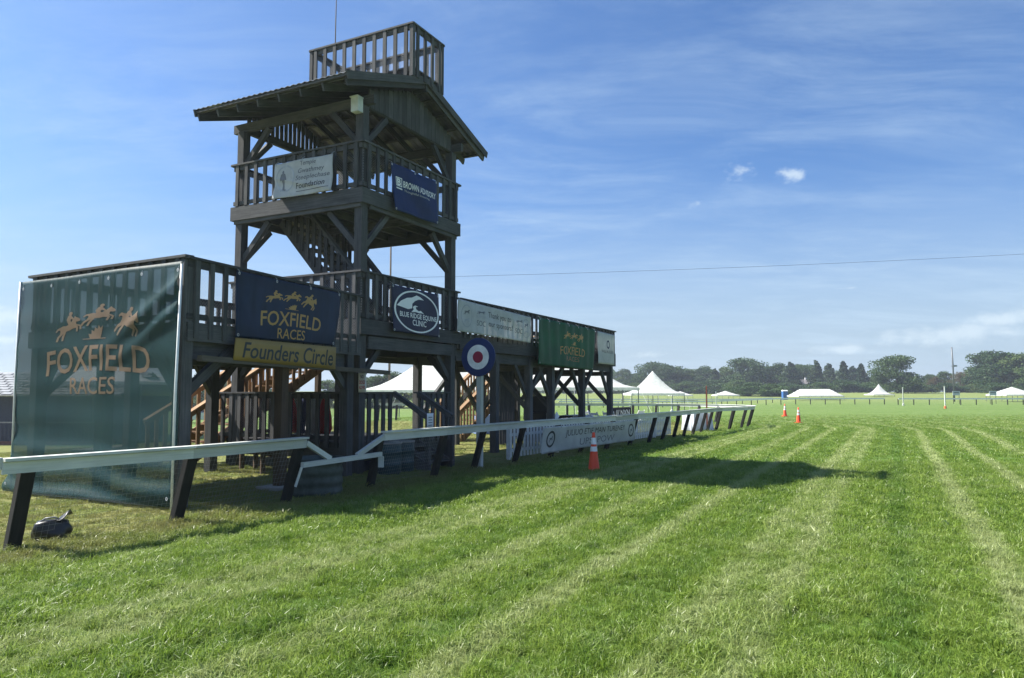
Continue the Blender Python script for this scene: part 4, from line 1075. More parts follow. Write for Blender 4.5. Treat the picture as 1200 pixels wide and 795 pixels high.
def table(P, rz, label, size=(1.5, .76, .75), mat='table_cloth', bluebot=False):
    e = empty('cloth_table', Matrix.Translation(P) @ Matrix.Rotation(rz, 4, 'Z'), label, 'table', 'clothed tables behind the rail')
    m_ = MB(); nx_, ny_ = 26, 14; a, b, h = size[0]/2, size[1]/2, size[2]
    ringp = []
    def per(t_):
        per_ = 2*(size[0]+size[1]); q = t_*per_
        for (x0, y0), (x1, y1), l in (((-a, -b), (a, -b), size[0]), ((a, -b), (a, b), size[1]), ((a, b), (-a, b), size[0]), ((-a, b), (-a, -b), size[1])):
            if q <= l: return Vector((x0+(x1-x0)*q/l, y0+(y1-y0)*q/l, 0))
            q -= l
        return Vector((-a, -b, 0))
    n = 64; vs = []
    for j in range(6):
        f_ = j/5
        for k in range(n):
            p = per(k/n); d = p.normalized(); p = p+d*(.015+f_*(.05+.045*math.sin(k*1.9)+.02*math.sin(k*.7)))
            vs.append((p.x, p.y, h-f_*(h-.03)))
    fs = [tuple(range(n))]+[((j+1)*n+k, (j+1)*n+(k+1) % n, j*n+(k+1) % n, j*n+k) for j in range(5) for k in range(n)]
    m_.add(vs, fs); m_.build('tablecloth', e, mat, smooth=False)
    for sx in (-1, 1):
        for sy in (-1, 1): bar('leg', e, (sx*(a-.06), sy*(b-.06), 0), (sx*(a-.06), sy*(b-.06), h-.03), .04, .04, 'grey_plastic', up=(1, 0, 0))
    return e
def chair(P, rz, label):
    e = empty('folding_chair', Matrix.Translation(P) @ Matrix.Rotation(rz, 4, 'Z'), label, 'chair', 'white chairs behind the rail')
    bar('seat', e, (-.2, 0, .44), (.2, 0, .44), .40, .035, 'white_vinyl')
    for k in range(2): bar('backrest_slat', e, (-.21, .21+.02*k, .66+.13*k), (.21, .21+.02*k, .66+.13*k), .025, .10, 'white_vinyl')
    for s_ in (-.2, .2):
        bar('leg', e, (s_, .26, 0), (s_, -.17, .43), .03, .04, 'white_vinyl', up=(1, 0, 0)); bar('back_leg', e, (s_*1.1, -.22, 0), (s_*1.1, .25, .88), .03, .04, 'white_vinyl', up=(1, 0, 0))
t1 = ground(817, 505); table(t1, .4, 'small table under a white and blue cloth beside the rail posts', (.9, .8, .75))
m_ = MB()
t2 = UV(14.2, 1.2); table(t2, PI/2-ANG, 'long table under a pale cloth behind the picket fence', (2.2, .76, .75))
t3 = UV(16.4, -.1); table(t3, PI/2-ANG+.2, 'short low table with a pale drape past the end of the picket fence', (1.2, .7, .66))
t4 = UV(13.6, 4.4); table(t4, .2, 'blue clothed table under the end of the long deck', (1.4, .76, .75), 'table_blue')
for k, (u, v, rz, lab) in enumerate(((14.9, .5, 2.2, 'facing the long pale table'), (15.8, 0.3, 2.6, 'turned towards the pale draped table'), (16.2, 1.5, .4, 'behind the pale draped table'), (18.2, .0, 4.0, 'at the end of the pale draped table'), (18.9, 1.2, 1.0, 'beside the small blue and white table'))):
    chair(UV(u, v), rz, 'white folding chair '+lab)
# equipment cases below the long deck
def case(u, v, z, size, rz, label):
    e = empty('equipment_case', STAND @ Matrix.Translation((u, v, z)) @ Matrix.Rotation(rz, 4, 'Z'), label, 'case', 'dark cases below the long deck')
    a, b, h = size; link('shell', boxmesh(a, b, h, 'case_black', .02), e, Matrix.Translation((0, 0, h/2)))
    for sx in (-1, 1): bar('corner_strip', e, (sx*a/2, -b/2-.003, .02), (sx*a/2, -b/2-.003, h-.02), .03, .03, 'grey_plastic', up=(1, 0, 0))
    bar('latch', e, (-.06, -b/2-.008, h*.6), (.06, -b/2-.008, h*.6), .016, .06, 'grey_plastic')
    return e
case(11.0, 1.1, 0, (1.1, .7, .95), .2, 'big black equipment case under the green banner')
ca = case(10.2, .55, 0, (.8, .6, .72), -.15, 'squat black case beside the big one under the green banner')
case(12.8, .8, 0, (1.0, .6, .80), .1, 'black case under the far end of the green banner'); case(11.05, 1.1, .952, (.8, .6, .55), .35, 'black speaker case stacked on the big equipment case')
m_ = MB(); m_.bar((10.25, .22, .73), (10.5, .22, .92), .20, .01, up=(0, -1, .3)); tag(m_.build('paper_sheet', None, 'white_vinyl', STAND), 'white paper sheet leaning on the squat black case', 'paper')
# black lettered banner on the infield rail
q0 = at_depth(714, 478, 31.0); q1 = at_depth(739, 477, 31.0)
bk = Banner('black_banner', 'small black banner with white lettering behind the picket fence', STINV @ q0, STINV @ q1, STINV @ (q1-Vector((0, 0, .42))), STINV @ (q0-Vector((0, 0, .42))), 'case_black', STINV.to_3x3() @ Vector((0, -1, 0)), fl, res=(6, 4), th=.01)
bk.text('/// NXN', (.3, .95, .2, .75), 'white_ink', bold=.02)
for q in (q0, q1): bar('stake', bk.o, (STINV @ Vector((q.x, q.y+.03, -.05)))-bk.cen, (STINV @ Vector((q.x, q.y+.03, q.z+.02)))-bk.cen, .05, .05, 'post_black', up=(1, 0, 0))
# rusty steel post by the rail
sp_ = ground(829, 506)
m_ = MB(); m_.bar((0, 0, -.1), (0, 0, 1.90), .07, .012, up=(1, 0, 0)); m_.bar((0, .03, -.1), (0, .03, 1.90), .012, .06, up=(1, 0, 0)); tag(m_.build('steel_post', None, 'rust', Matrix.Translation(sp_)), 'tall rusty steel post standing at the rail bend', 'post')

# ------------------------------------------------------------------ tents
def tent(P, rz, w_, d_, eave, peak, label, ridge=0.0, power=1.55, group='white tents in the infield', guys=False, val=.30, n=24):
    """eave / peak are heights above P"""
    e = empty('white_tent', Matrix.Translation(P) @ Matrix.Rotation(rz, 4, 'Z'), label, 'tent', group)
    a, b = w_/2, d_/2; vs = []
    for j in range(n+1):
        for i in range(n+1):
            x = -a+w_*i/n; y = -b+d_*j/n
            xr = max(0, abs(x)-ridge/2)/(a-ridge/2); yr = abs(y)/b
            r = max(xr, yr)*.75+.25*min(1, math.hypot(xr, yr))
            z = eave+(peak-eave)*max(0, 1-r)**power
            vs.append((x, y, z))
    fs = [(j*(n+1)+i, j*(n+1)+i+1, (j+1)*(n+1)+i+1, (j+1)*(n+1)+i) for j in range(n) for i in range(n)]
    m_ = MB(); m_.add(vs, fs); cn = m_.build('canopy', e, 'tent_white', smooth=True)
    m_ = MB()
    for (x0, y0), (x1, y1) in (((-a, -b), (a, -b)), ((a, -b), (a, b)), ((a, b), (-a, b)), ((-a, b), (-a, -b))):
        l = math.hypot(x1-x0, y1-y0); k = max(4, int(l/.45))*4; vv = []
        for i in range(k+1):
            f_ = i/k; x, y = x0+(x1-x0)*f_, y0+(y1-y0)*f_; vv += [(x*1.002, y*1.002, eave-.0), (x*1.004, y*1.004, eave-val+.07*abs(math.cos(i*PI/4)))]
        m_.add(vv, [(2*i, 2*i+1, 2*i+3, 2*i+2) for i in range(k)])
    m_.build('valance', cn, 'tent_white')
    ex = [(-a, -b), (a, -b), (a, b), (-a, b)]+([(0, -b), (0, b)] if w_ > 5 else [])+([(-a/2, -b), (a/2, -b)] if w_ > 11 else [])
    for x, y in ex:
        bar('tent_pole', e, (x*.985, y*.985, 0), (x*.985, y*.985, eave), .07, .07, 'galv_pole', up=(1, 0, 0))
    if peak-eave > 1.5:
        for sx in ((0,) if ridge == 0 else (-ridge/2, ridge/2)): bar('tent_pole', e, (sx, 0, 0), (sx, 0, peak+.15), .08, .08, 'galv_pole', up=(1, 0, 0))
    if guys:
        for x, y in ex[:4]+ex[4:]:
            m_ = MB(); m_.tube([(x, y, eave), (x*1.18+(.0), y*1.25, 0)], .012, 5); m_.build('guy_rope', e, 'white_vinyl')
    return e
def tpos(px, Y): q = at_depth(px, 459.3, Y); return Vector((q.x, q.y, terrain(q.x, q.y)))
def zof(py, Y): return at_depth(600, py, Y).z
def tent_px(px, Y, wpx, d_, ye, yp, label, rz=0, **k):
    p = tpos(px, Y); tent(p, rz, wpx*Y/FPX, d_, zof(ye, Y-d_/2)-p.z, zof(yp, Y)-p.z, label, **k)
tent_px(527, 74, 196, 12, 457, 414, 'large white marquee seen through the tower legs', ridge=4, guys=True)
tent_px(668, 66, 142, 9, 454, 420, 'white marquee behind the long deck', ridge=3.2, guys=True)
tent_px(765, 86, 60, 6.2, 461, 434.5, 'single peaked white tent beyond the long deck', guys=True, power=1.5)
tent_px(850, 180, 26, 5.5, 463.0, 458.2, 'tiny flat white tent before the tree line, left of the toilet', power=1.1)
tent_px(955, 165, 52, 7, 463.8, 456.2, 'long white frame tent beside the blue toilet', ridge=7.0, power=1.0)
tent_px(1030, 190, 24, 5.3, 462.2, 450, 'small pointed white tent in front of the tree line', power=1.9)
tent_px(1186, 150, 38, 6.5, 462.5, 453.5, 'white tent below the tallest trees', power=1.0)
tent_px(797, 176, 24, 5.2, 463.0, 458.6, 'tiny white tent behind the peaked tent', power=1.1)
tent_px(130, 66, 130, 9, 447, 431, 'white marquee behind the green mesh screen', ridge=4, power=1.1)

# ------------------------------------------------------------------ distant things
# blue portable toilet
p = tpos(919.5, 175)
e = empty('portable_toilet', Matrix.Translation(p), 'blue portable toilet with a white roof across the track', 'toilet')
link('cabin', boxmesh(1.15, 1.15, 2.05, 'toilet_blue', .03), e, Matrix.Translation((0, 0, 1.03)))
m_ = MB(); m_.add([(-.6, -.6, 2.06), (.6, -.6, 2.06), (.6, .6, 2.06), (-.6, .6, 2.06), (-.45, -.4, 2.32), (.45, -.4, 2.32), (.45, .4, 2.32), (-.45, .4, 2.32)], [(0, 1, 5, 4), (1, 2, 6, 5), (2, 3, 7, 6), (3, 0, 4, 7), (4, 5, 6, 7)]); m_.build('roof', e, 'white_vinyl')
dr = link('door', boxmesh(.75, .03, 1.8, 'toilet_blue'), e, Matrix.Translation((0, -.59, 1.0))); link('handle', boxmesh(.1, .04, .1, 'white_vinyl'), dr, Matrix.Translation((.28, -.62, 1.0)))
# rails across the track
def far_rail(x0, x1, Y, label, sp=2.4):
    a = tpos(x0, Y); b = tpos(x1, Y); l = (b-a).length; n = int(l/sp)
    e = empty('far_rail', Matrix.Translation(a), label, 'rail', 'rails across the track'); pts = []
    for k in range(n+1):
        q = a.lerp(b, k/n); q.z = terrain(q.x, q.y); q = q-a; pts.append(q)
        bar('post', e, q+Vector((0, 0, -.15)), q+Vector((0, -.0, .95)), .11, .11, 'post_black', up=(1, 0, 0))
    for p_, q in zip(pts, pts[1:]):
        bar('rail_board', e, p_+Vector((0, -.09, .98)), q+Vector((0, -.09, .98)), .05, .22, 'white_vinyl')
far_rail(655, 1036, 122, 'far white rail on dark posts that runs behind the peaked tent and toilet')
far_rail(1052, 1290, 118, 'far white rail on dark posts below the light pole')
far_rail(640, 905, 150, 'farthest white rail beyond the peaked tent', 3.0)
# thin white course posts
for px, yb, yt, Y, lab in ((1058, 470, 454, 112, 'thin white course post at the end of the right far rail'), (1107, 476, 453, 92, 'thin white course post with an orange foot'), (839, 471, 459, 118, 'pale thin course post near the rail bend'), (787, 479, 467, 70, 'short white course post beside the peaked tent')):
    p = tpos(px, Y); h = zof(yt, Y)-p.z
    e = empty('course_post', Matrix.Translation(p), lab, 'post', 'white course posts')
    bar('pole', e, (0, 0, -.1), (0, 0, h), .10, .10, 'white_paint', up=(1, 0, 0))
    m_ = MB(); m_.lathe([(.16, 0), (.14, .3), (.06, .34)], 12); m_.build('foot', e, 'orange_paint' if px == 1107 else 'white_paint')
# signboards and bins by the right far rail
for k, (px, Y) in enumerate(((1120.5, 128), (1163.5, 128))):
    p = tpos(px, Y); z = zof(461, Y)-p.z
    e = empty('sign_board', Matrix.Translation(p), ['grey signboard on two legs beside the light pole', 'grey signboard on two legs beside the right-hand tent'][k], 'sign', 'grey signboards over the far rail')
    link('panel', boxmesh(1.25, .05, .75, 'sign_board'), e, Matrix.Translation((0, 0, z)))
    link('print', boxmesh(.9, .01, .18, 'grey_ink'), e, Matrix.Translation((0, -.032, z+.1)))
    for sx in (-.5, .5): bar('leg', e, (sx, .04, -.1), (sx, .04, z+.3), .07, .05, 'post_black', up=(1, 0, 0))
# light pole
p = tpos(1118, 150); zt = zof(407, 150)-p.z; zb_ = zof(429, 150)-p.z
e = empty('light_pole', Matrix.Translation(p), 'tall grey light pole with a box halfway up before the trees', 'pole')
m_ = MB(); m_.tube([(0, 0, -.2), (0, 0, zb_), (-.10, 0, zt)], [.17, .15, .13], 10); m_.build('shaft', e, 'galv_pole', smooth=True)
link('box', boxmesh(.8, .3, .35, 'grey_plastic'), e, Matrix.Translation((.35, 0, zb_))); bar('arm', e, (-.4, 0, zb_-.05), (.9, 0, zb_-.05), .08, .08, 'galv_pole')
# utility pole behind the tower with its wire
Yp = 80; p = tpos(456, Yp); pr2 = Vector((95, 82, terrain(95, 82)))
e = empty('utility_pole', Matrix.Translation(p), 'thin utility pole behind the tower carrying one long wire', 'pole')
ztp = zof(286, Yp)-p.z
m_ = MB(); m_.tube([(0, 0, -.3), (0, 0, ztp)], [.14, .09], 10); m_.build('pole', e, 'bark', smooth=True)
e2 = empty('utility_pole', Matrix.Translation(pr2), 'utility pole at the far end of the long wire', 'pole')
m_ = MB(); zq = zof(274, 82)+.2-pr2.z; m_.tube([(0, 0, -.3), (0, 0, zq+.4)], [.14, .09], 10); m_.build('pole', e2, 'bark', smooth=True)
m_ = MB(); a = Vector((p.x, p.y, zof(326, Yp))); b = Vector((pr2.x, pr2.y, zof(274, 82))); pts = []
for k in range(41):
    f_ = k/40; q = a.lerp(b, f_); q.z -= 1.1*4*f_*(1-f_)*.6; pts.append(q-a)
m_.tube(pts, .014, 6); tag(m_.build('overhead_wire', None, 'case_black', Matrix.Translation(a)), 'single dark overhead wire crossing the sky right of the tower', 'wire')

# dark barn at the left with a shingled metal roof and balustraded porch
e0 = at_depth(-40, 500, 60); bx0 = Vector((e0.x-18, 60, terrain(e0.x-10, 62)))
zr, zev = zof(436, 64)-bx0.z, zof(463.5, 60)-bx0.z
barn = empty('barn', Matrix.Translation(bx0), 'low dark barn with a pale patterned roof behind the mesh screen', 'barn')
bl_len = 30.0
link('wall', boxmesh(bl_len, 8, zev-.1, 'dark_siding'), barn, Matrix.Translation((bl_len/2, 5.5, (zev-.1)/2)))
m_ = MB(); m_.add([(-.5, 0, zev), (bl_len+.5, 0, zev), (bl_len+.5, 5.2, zr), (-.5, 5.2, zr), (bl_len+.5, 10.4, zev), (-.5, 10.4, zev)], [(0, 1, 2, 3), (3, 2, 4, 5)]); rf = m_.build('roof', barn, 'metal_roof')
so = rf.modifiers.new('s', 'SOLIDIFY'); so.thickness = .12
ls = math.hypot(5.2, zr-zev); ex = Vector((0, 5.2, zr-zev))/ls
m_ = MB(); up = Vector((0, -(zr-zev), 5.2))/ls; m_.bar((-.43, 0, 0), (.43, 0, 0), .45, .03); key = m_.mesh('metal_roof')
for j in range(9):
    for i in range(31):
        if i*1.0+(.5 if j % 2 else 0) < 6: continue
        q = Vector((i*1.0+(.5 if j % 2 else 0), 0, zev))+ex*(.35+j*.58)+up*.05
        M = Matrix((Vector((1, 0, 0)), ex, up)).transposed().to_4x4(); M.translation = q
        link('roof_tile', key, rf, M)
for k in range(70):
    x = 8+k*.31; bar('porch_baluster', barn, (x, .2, .15), (x, .2, 1.75), .09, .05, 'dark_siding', up=(0, 1, 0))
bar('porch_rail', barn, (6, .16, 1.8), (bl_len, .16, 1.8), .12, .10, 'grey_plastic'); bar('porch_base', barn, (6, .2, .12), (bl_len, .2, .12), .3, .3, 'rust')
for x in (8, 12, 16, 20, 24, 28): bar('porch_post', barn, (x, .3, 0), (x, .3, zev), .18, .18, 'dark_siding', up=(1, 0, 0))

# white car parked far behind the stand
Yc = 81; pc = tpos(238, Yc)
car = empty('parked_car', Matrix.Translation(pc) @ Matrix.Rotation(math.radians(14), 4, 'Z'), 'white estate car parked far behind the stand', 'car')
side = [(-2.3, .35), (-2.32, .75), (-2.2, 1.0), (-1.9, 1.1), (-1.55, 1.62), (.35, 1.66), (1.05, 1.12), (2.0, .98), (2.28, .75), (2.3, .35)]
m_ = MB(); vs = [(x, y*(1 if z < 1.15 else .82), z) for y in (-.9, .9) for x, z in side]; n = len(side)
m_.add(vs, [tuple(range(n-1, -1, -1)), tuple(range(n, 2*n))]+[(i, i+1, n+i+1, n+i) for i in range(n-1)]+[(n-1, 0, n, 2*n-1)]); bd = m_.build('body', car, 'car_white')
bvl = bd.modifiers.new('b', 'BEVEL'); bvl.width = .07; bvl.segments = 3
for sy in (-1, 1):
    for poly in ([(-1.68, 1.14), (-1.42, 1.53), (-.75, 1.56), (-.75, 1.14)], [(-.68, 1.14), (-.68, 1.56), (.28, 1.56), (.80, 1.14)]):
        m_ = MB(); yv = lambda z: sy*(.9 if z < 1.15 else .9-.16*(z-1.1)/.5)+sy*.012
        vs = [(x, yv(z)+sy*0.0, z) for x, z in poly]+[(x, yv(z)-sy*.03, z) for x, z in poly]
        m_.add(vs, [(0, 1, 2, 3), (7, 6, 5, 4)]+[(i, i+4, (i+1) % 4+4, (i+1) % 4) for i in range(4)]); m_.build('side_window', car, 'car_glass')
for x in (-1.4, 1.4):
    for sy in (-1, 1):
        m_ = MB(); m_.tube([(x, sy*.70, .34), (x, sy*.92, .34)], .34, 24); wh = m_.build('wheel', car, 'tyre'); m_ = MB(); m_.tube([(x, sy*.90, .34), (x, sy*.935, .34)], .2, 16); m_.build('rim', wh, 'rim')
for sy in (-.65, .65):
    link('headlight', boxmesh(.12, .35, .14, 'car_glass'), car, Matrix.Translation((2.24, sy, .78))); link('tail_light', boxmesh(.1, .25, .22, 'lamp_red'), car, Matrix.Translation((-2.26, sy, .9)))
# grey house among the trees
ph = tpos(938, 290); hs = empty('house', Matrix.Translation(ph), 'pale house half hidden among the trees', 'house')
link('wall', boxmesh(9, 7, 4.0, 'house_wall'), hs, Matrix.Translation((0, 0, 2.0)))
m_ = MB(); m_.add([(-4.8, -3.9, 3.9), (4.8, -3.9, 3.9), (4.8, 3.9, 3.9), (-4.8, 3.9, 3.9), (-4.8, 0, 5.6), (4.8, 0, 5.6)], [(0, 1, 5, 4), (2, 3, 4, 5), (0, 4, 3), (1, 2, 5), (0, 3, 2, 1)]); rf2 = m_.build('roof', hs, 'house_roof'); link('chimney', boxmesh(.8, .8, 1.4, 'house_wall'), rf2, Matrix.Translation((2.5, .5, 5.7)))
for x in (-3, -1, 1.2, 3): wi = link('window', boxmesh(.9, .08, 1.2, 'white_vinyl'), hs, Matrix.Translation((x, -3.53, 2.4))); link('pane', boxmesh(.7, .04, 1.0, 'car_glass'), wi, Matrix.Translation((x, -3.58, 2.4)))

# ------------------------------------------------------------------ trees
def tree_meshes(seed, h, cw, mat, shape='round', nleaf=6400, leaf=.42, base=.22):
    r = random.Random(seed); g = np.random.default_rng(seed)
    m_ = MB()
    lean = r.uniform(-.3, .3)
    m_.tube([(0, 0, -.5), (lean*.3, 0, h*.3), (lean, .1, h*.6), (lean*1.2, 0, h*.85)], [h*.026, h*.02, h*.013, h*.004], 8)
    cl = []
    nb = 48 if shape != 'pine' else 34
    for k in range(nb):
        if shape == 'pine':
            f_ = base+.1+(1-base-.1)*(k+.5)/nb; rad = cw/2*(1-f_)**.75*1.0+.3; th = r.uniform(0, 6.28); q = Vector((math.cos(th)*rad*.55, math.sin(th)*rad*.55, h*f_)); R = rad*.72
        else:
            f_ = base+(1-base)*r.random()**.85; prof = math.sin(PI*min(1, (f_-base)/(1-base)*.80+.16))**.7
            th = r.uniform(0, 6.28); rad = cw/2*prof*r.uniform(.2, .95); q = Vector((math.cos(th)*rad, math.sin(th)*rad, h*(f_*.92))); R = cw*r.uniform(.09, .17)
        cl.append((q, R))
        if k % 2 == 0:
            z0 = min(h*.8, q.z*.72); m_.tube([(lean*z0/h, 0, z0), (q.x*.55, q.y*.55, (z0+q.z)/2+.1), (q.x, q.y, q.z)], [h*.009, h*.006, h*.002], 5, cap=False)
    trunk = m_.mesh('bark', True)
    per = nleaf//nb; V = []; 
    for q, R in cl:
        d = g.normal(size=(per, 3)); d /= np.linalg.norm(d, axis=1)[:, None]; rad = R*g.random(per)**.45
        c_ = np.array(q)+d*rad[:, None]*np.array([1.1, 1.1, .80])
        a1 = g.normal(size=(per, 3)); a1 /= np.linalg.norm(a1, axis=1)[:, None]; a2 = np.cross(a1, g.normal(size=(per, 3))); a2 /= np.linalg.norm(a2, axis=1)[:, None]
        sz = leaf*(.55+.8*g.random(per))[:, None]
        V.append(np.stack([c_-a1*sz*.5, c_+a2*sz*.38, c_+a1*sz*.5, c_-a2*sz*.38], 1))
    V = np.concatenate(V).reshape(-1, 3); n = len(V)//4
    me = bpy.data.meshes.new('crown'); me.from_pydata(V.tolist(), [], np.arange(4*n).reshape(-1, 4).tolist()); me.materials.append(MATS[mat])
    return trunk, me
PROT = {
 'oak_a': tree_meshes(1, 14, 15, 'leaf_dark', nleaf=10400, leaf=.55, base=.06), 'oak_b': tree_meshes(2, 14, 12, 'leaf_mid', nleaf=9200, leaf=.5, base=.05), 'oak_c': tree_meshes(3, 14, 17, 'leaf_dark', nleaf=11200, leaf=.55, base=.10),
 'pine_a': tree_meshes(4, 14, 8, 'leaf_pine', 'pine', nleaf=7600, leaf=.5, base=.2), 'pine_b': tree_meshes(5, 14, 6.5, 'leaf_pine', 'pine', nleaf=6800, leaf=.5, base=.12), 'rust': tree_meshes(6, 14, 13, 'leaf_rust', nleaf=4400, leaf=.4, base=.2),
 'bush': tree_meshes(7, 14, 22, 'leaf_mid', nleaf=10400, leaf=.8, base=.02), 'bush_b': tree_meshes(8, 14, 26, 'leaf_dark', nleaf=10400, leaf=.85, base=.02)}
KINDN = {'oak_a': ('broadleaf_tree', 'dark broad crowned tree'), 'oak_b': ('broadleaf_tree', 'mid green leafy tree'), 'oak_c': ('broadleaf_tree', 'wide spreading dark tree'), 'pine_a': ('pine_tree', 'dark tapering pine'), 'pine_b': ('pine_tree', 'slim dark pine'), 'rust': ('bare_tree', 'thin brownish tree'), 'bush': ('bush', 'low mid green bush'), 'bush_b': ('bush', 'low dark bush')}
WIDE = {'bush': 2.2, 'bush_b': 2.2, 'pine_a': 1.35, 'pine_b': 1.25, 'rust': 1.1}
def tree(kind, px, Y, ytop, label=None, where='in the tree line across the track', group='trees across the track', wide=1.0):
    p = tpos(px, Y); h = zof(ytop, Y)-p.z; s_ = h/14.6
    nm, ds = KINDN[kind]; tr, cr = PROT[kind]
    if label is None and Y > 180:
        lm = [(640, 'seen under the long deck'), (700, 'behind the white marquee by the long deck'), (752, 'just beyond the far deck corner'), (790, 'behind the single peaked tent'), (828, 'beyond the rusty steel post'), (868, 'behind the tiny flat tent'), (900, 'left of the blue toilet'), (932, 'behind the blue toilet'), (962, 'behind the long frame tent'), (990, 'past the end of the long frame tent'), (1014, 'beside the pointed tent'), (1040, 'behind the pointed tent'), (1075, 'beside the solitary spreading tree'), (1112, 'close to the light pole'), (1135, 'just past the light pole'), (1158, 'behind the grey signboard'), (1190, 'above the white tent below the tallest trees')]
        where = next((w_ for x_, w_ in lm if px <= x_), 'past the tent below the tallest trees')
        if 'bush' in kind: where = 'under the wood '+where.replace('white tent below the tallest trees', 'right-hand tent')
    elif label is None:
        lm = [(120, 'behind the barn end'), (160, 'behind the mesh screen lettering'), (200, 'behind the mesh screen edge'), (225, 'behind the parked car roof'), (245, 'over the parked car'), (270, 'between parked car and tower leg'), (310, 'behind the tower leg'), (350, 'behind the brown prop post'), (400, 'behind the folded bundles'), (430, 'behind the notice sign'), (450, 'over the left slope of the large marquee'), (480, 'above the large marquee')]
        where = next((w_ for x_, w_ in lm if px <= x_), 'behind the far end of the large marquee')
    M = Matrix.Translation(p) @ Matrix.Rotation(rr.uniform(0, 6.28), 4, 'Z') @ Matrix.Diagonal((s_*wide*WIDE.get(kind, 1.3), s_*wide*WIDE.get(kind, 1.3), s_, 1))
    e = empty(nm, M, label or ds+' '+where, 'bush' if 'bush' in kind else 'tree', (group+' - '+ds) if not label else None)
    link('trunk', tr, e); link('crown', cr, e)
# front row of the wood across the track: (kind, px, Y, top y)
for a in (('oak_b', 728, 330, 441), ('oak_a', 742, 320, 436), ('oak_c', 765, 310, 424), ('oak_a', 786, 300, 425), ('oak_b', 806, 300, 431), ('oak_a', 826, 310, 429), ('pine_a', 838, 290, 431), ('oak_b', 851, 300, 428), ('oak_c', 872, 290, 419), ('oak_a', 893, 300, 425),
          ('oak_b', 912, 290, 424), ('pine_a', 927, 280, 423), ('oak_a', 940, 300, 424), ('pine_b', 957, 280, 421), ('oak_b', 948, 310, 426), ('pine_a', 972, 290, 425), ('pine_b', 989, 280, 422), ('pine_a', 1000, 300, 428), ('pine_b', 1010, 270, 425), ('oak_a', 1022, 300, 440), 
          ('oak_b', 1072, 300, 442), ('oak_a', 1092, 290, 437), ('oak_b', 1108, 300, 434), ('rust', 1126, 270, 434), ('rust', 1142, 280, 432), ('rust', 1096, 260, 440), ('oak_b', 1128, 310, 441), ('oak_a', 1150, 300, 426), ('oak_c', 1164, 260, 411), ('oak_a', 1180, 240, 409), ('oak_b', 1196, 235, 412), ('oak_a', 1222, 230, 408), ('oak_c', 1250, 240, 406),
          ('oak_a', 706, 330, 442), ('oak_b', 686, 340, 440), ('oak_a', 664, 330, 446), ('pine_a', 640, 340, 444), ('oak_b', 620, 330, 443), ('oak_a', 590, 330, 446)):
    tree(*a)
rk = random.Random(3)
for i, px in enumerate(range(716, 1240, 19)):
    yt_ = 431+rk.uniform(-4, 5) if (px < 1010 or px > 1150) else 444+rk.uniform(-3, 3)
    tree(['oak_a', 'oak_b', 'pine_a', 'oak_c', 'oak_b'][rk.randrange(5)], px+rk.uniform(-5, 5), 345+rk.uniform(-10, 15), yt_, where='x')
tree('oak_c', 1052, 230, 416, 'solitary spreading tree taller than its neighbours behind the pointed tent')
for a in (('bush', 745, 290, 449), ('bush_b', 775, 290, 447), ('bush', 805, 280, 447), ('bush_b', 835, 280, 446), ('bush', 865, 270, 446), ('bush_b', 880, 215, 449), ('bush', 906, 210, 450), ('bush_b', 921, 262, 449), ('bush', 960, 260, 448), ('bush_b', 990, 260, 446), ('bush', 1020, 260, 448), ('bush_b', 1050, 255, 448), ('bush', 1080, 255, 450), ('bush_b', 1110, 250, 449), ('bush', 1140, 250, 450), ('bush_b', 1170, 230, 449), ('bush', 1200, 230, 450), ('bush_b', 715, 300, 449), ('bush', 680, 300, 450), ('bush_b', 645, 300, 450)):
    tree(*a, where='at the foot of the tree line', group='bushes below the tree line')
# trees far behind the stand
for a in (('oak_b', 236, 130, 436), ('oak_a', 255, 140, 441), ('oak_c', 215, 150, 442), ('oak_b', 290, 140, 446), ('oak_a', 330, 150, 445), ('oak_b', 385, 150, 444), ('oak_a', 440, 150, 437), ('oak_b', 462, 150, 434), ('oak_a', 495, 160, 446), ('oak_b', 180, 150, 445), ('oak_a', 140, 160, 444), ('oak_b', 95, 150, 448), ('oak_a', 420, 160, 441), ('oak_a', 545, 170, 446)):
    tree(*a, where='standing far behind the stand', group='trees behind the stand', wide=1.25)

# ------------------------------------------------------------------ grass blades (instanced tufts)
tuft_col = bpy.data.collections.new('grass_tufts')
def tuft(seed, nb, rad, h, wd, lean, mat='grass_blade'):
    g = random.Random(seed); m_ = MB()
    for _ in range(nb):
        a = g.uniform(0, 6.283); r = rad*math.sqrt(g.random()); b = Vector((r*math.cos(a), r*math.sin(a), -.004)); th = g.uniform(0, 6.283)
        hh = h*g.uniform(.55, 1.15); ln = lean*g.uniform(.2, 1.4); la = g.uniform(0, 6.283)
        d = Vector((math.cos(la), math.sin(la), 0))*ln*hh; wv_ = Vector((math.cos(th), math.sin(th), 0))*wd*g.uniform(.7, 1.3)*.5
        mid = b+d*.35+Vector((0, 0, hh*.6)); tip = b+d+Vector((0, 0, hh*(1-.3*min(1, ln))))
        m_.add([b-wv_, b+wv_, mid+wv_*.75, mid-wv_*.75, tip], [(0, 1, 2, 3), (3, 2, 4)])
    o_ = bpy.data.objects.new('tuft', m_.mesh(mat)); tuft_col.objects.link(o_); return o_
for k in range(4): tuft(100+k, 22, .05, .085, .0056, .9)        # near: 0..3
for k in range(3): tuft(200+k, 34, .10, .080, .0088, .85)         # middle: 4..6
for k in range(3): tuft(300+k, 40, .24, .065, .017, .7)           # far: 7..9
tuft(400, 7, .07, .045, .0042, 1.3, 'clipping_and_glint'); tuft(401, 6, .07, .04, .0046, 1.3, 'clipping_and_glint')
for k in range(2): tuft(402+k, 16, .05, .125, .0062, .8)
tuft_names = sorted(o.name for o in tuft_col.objects)
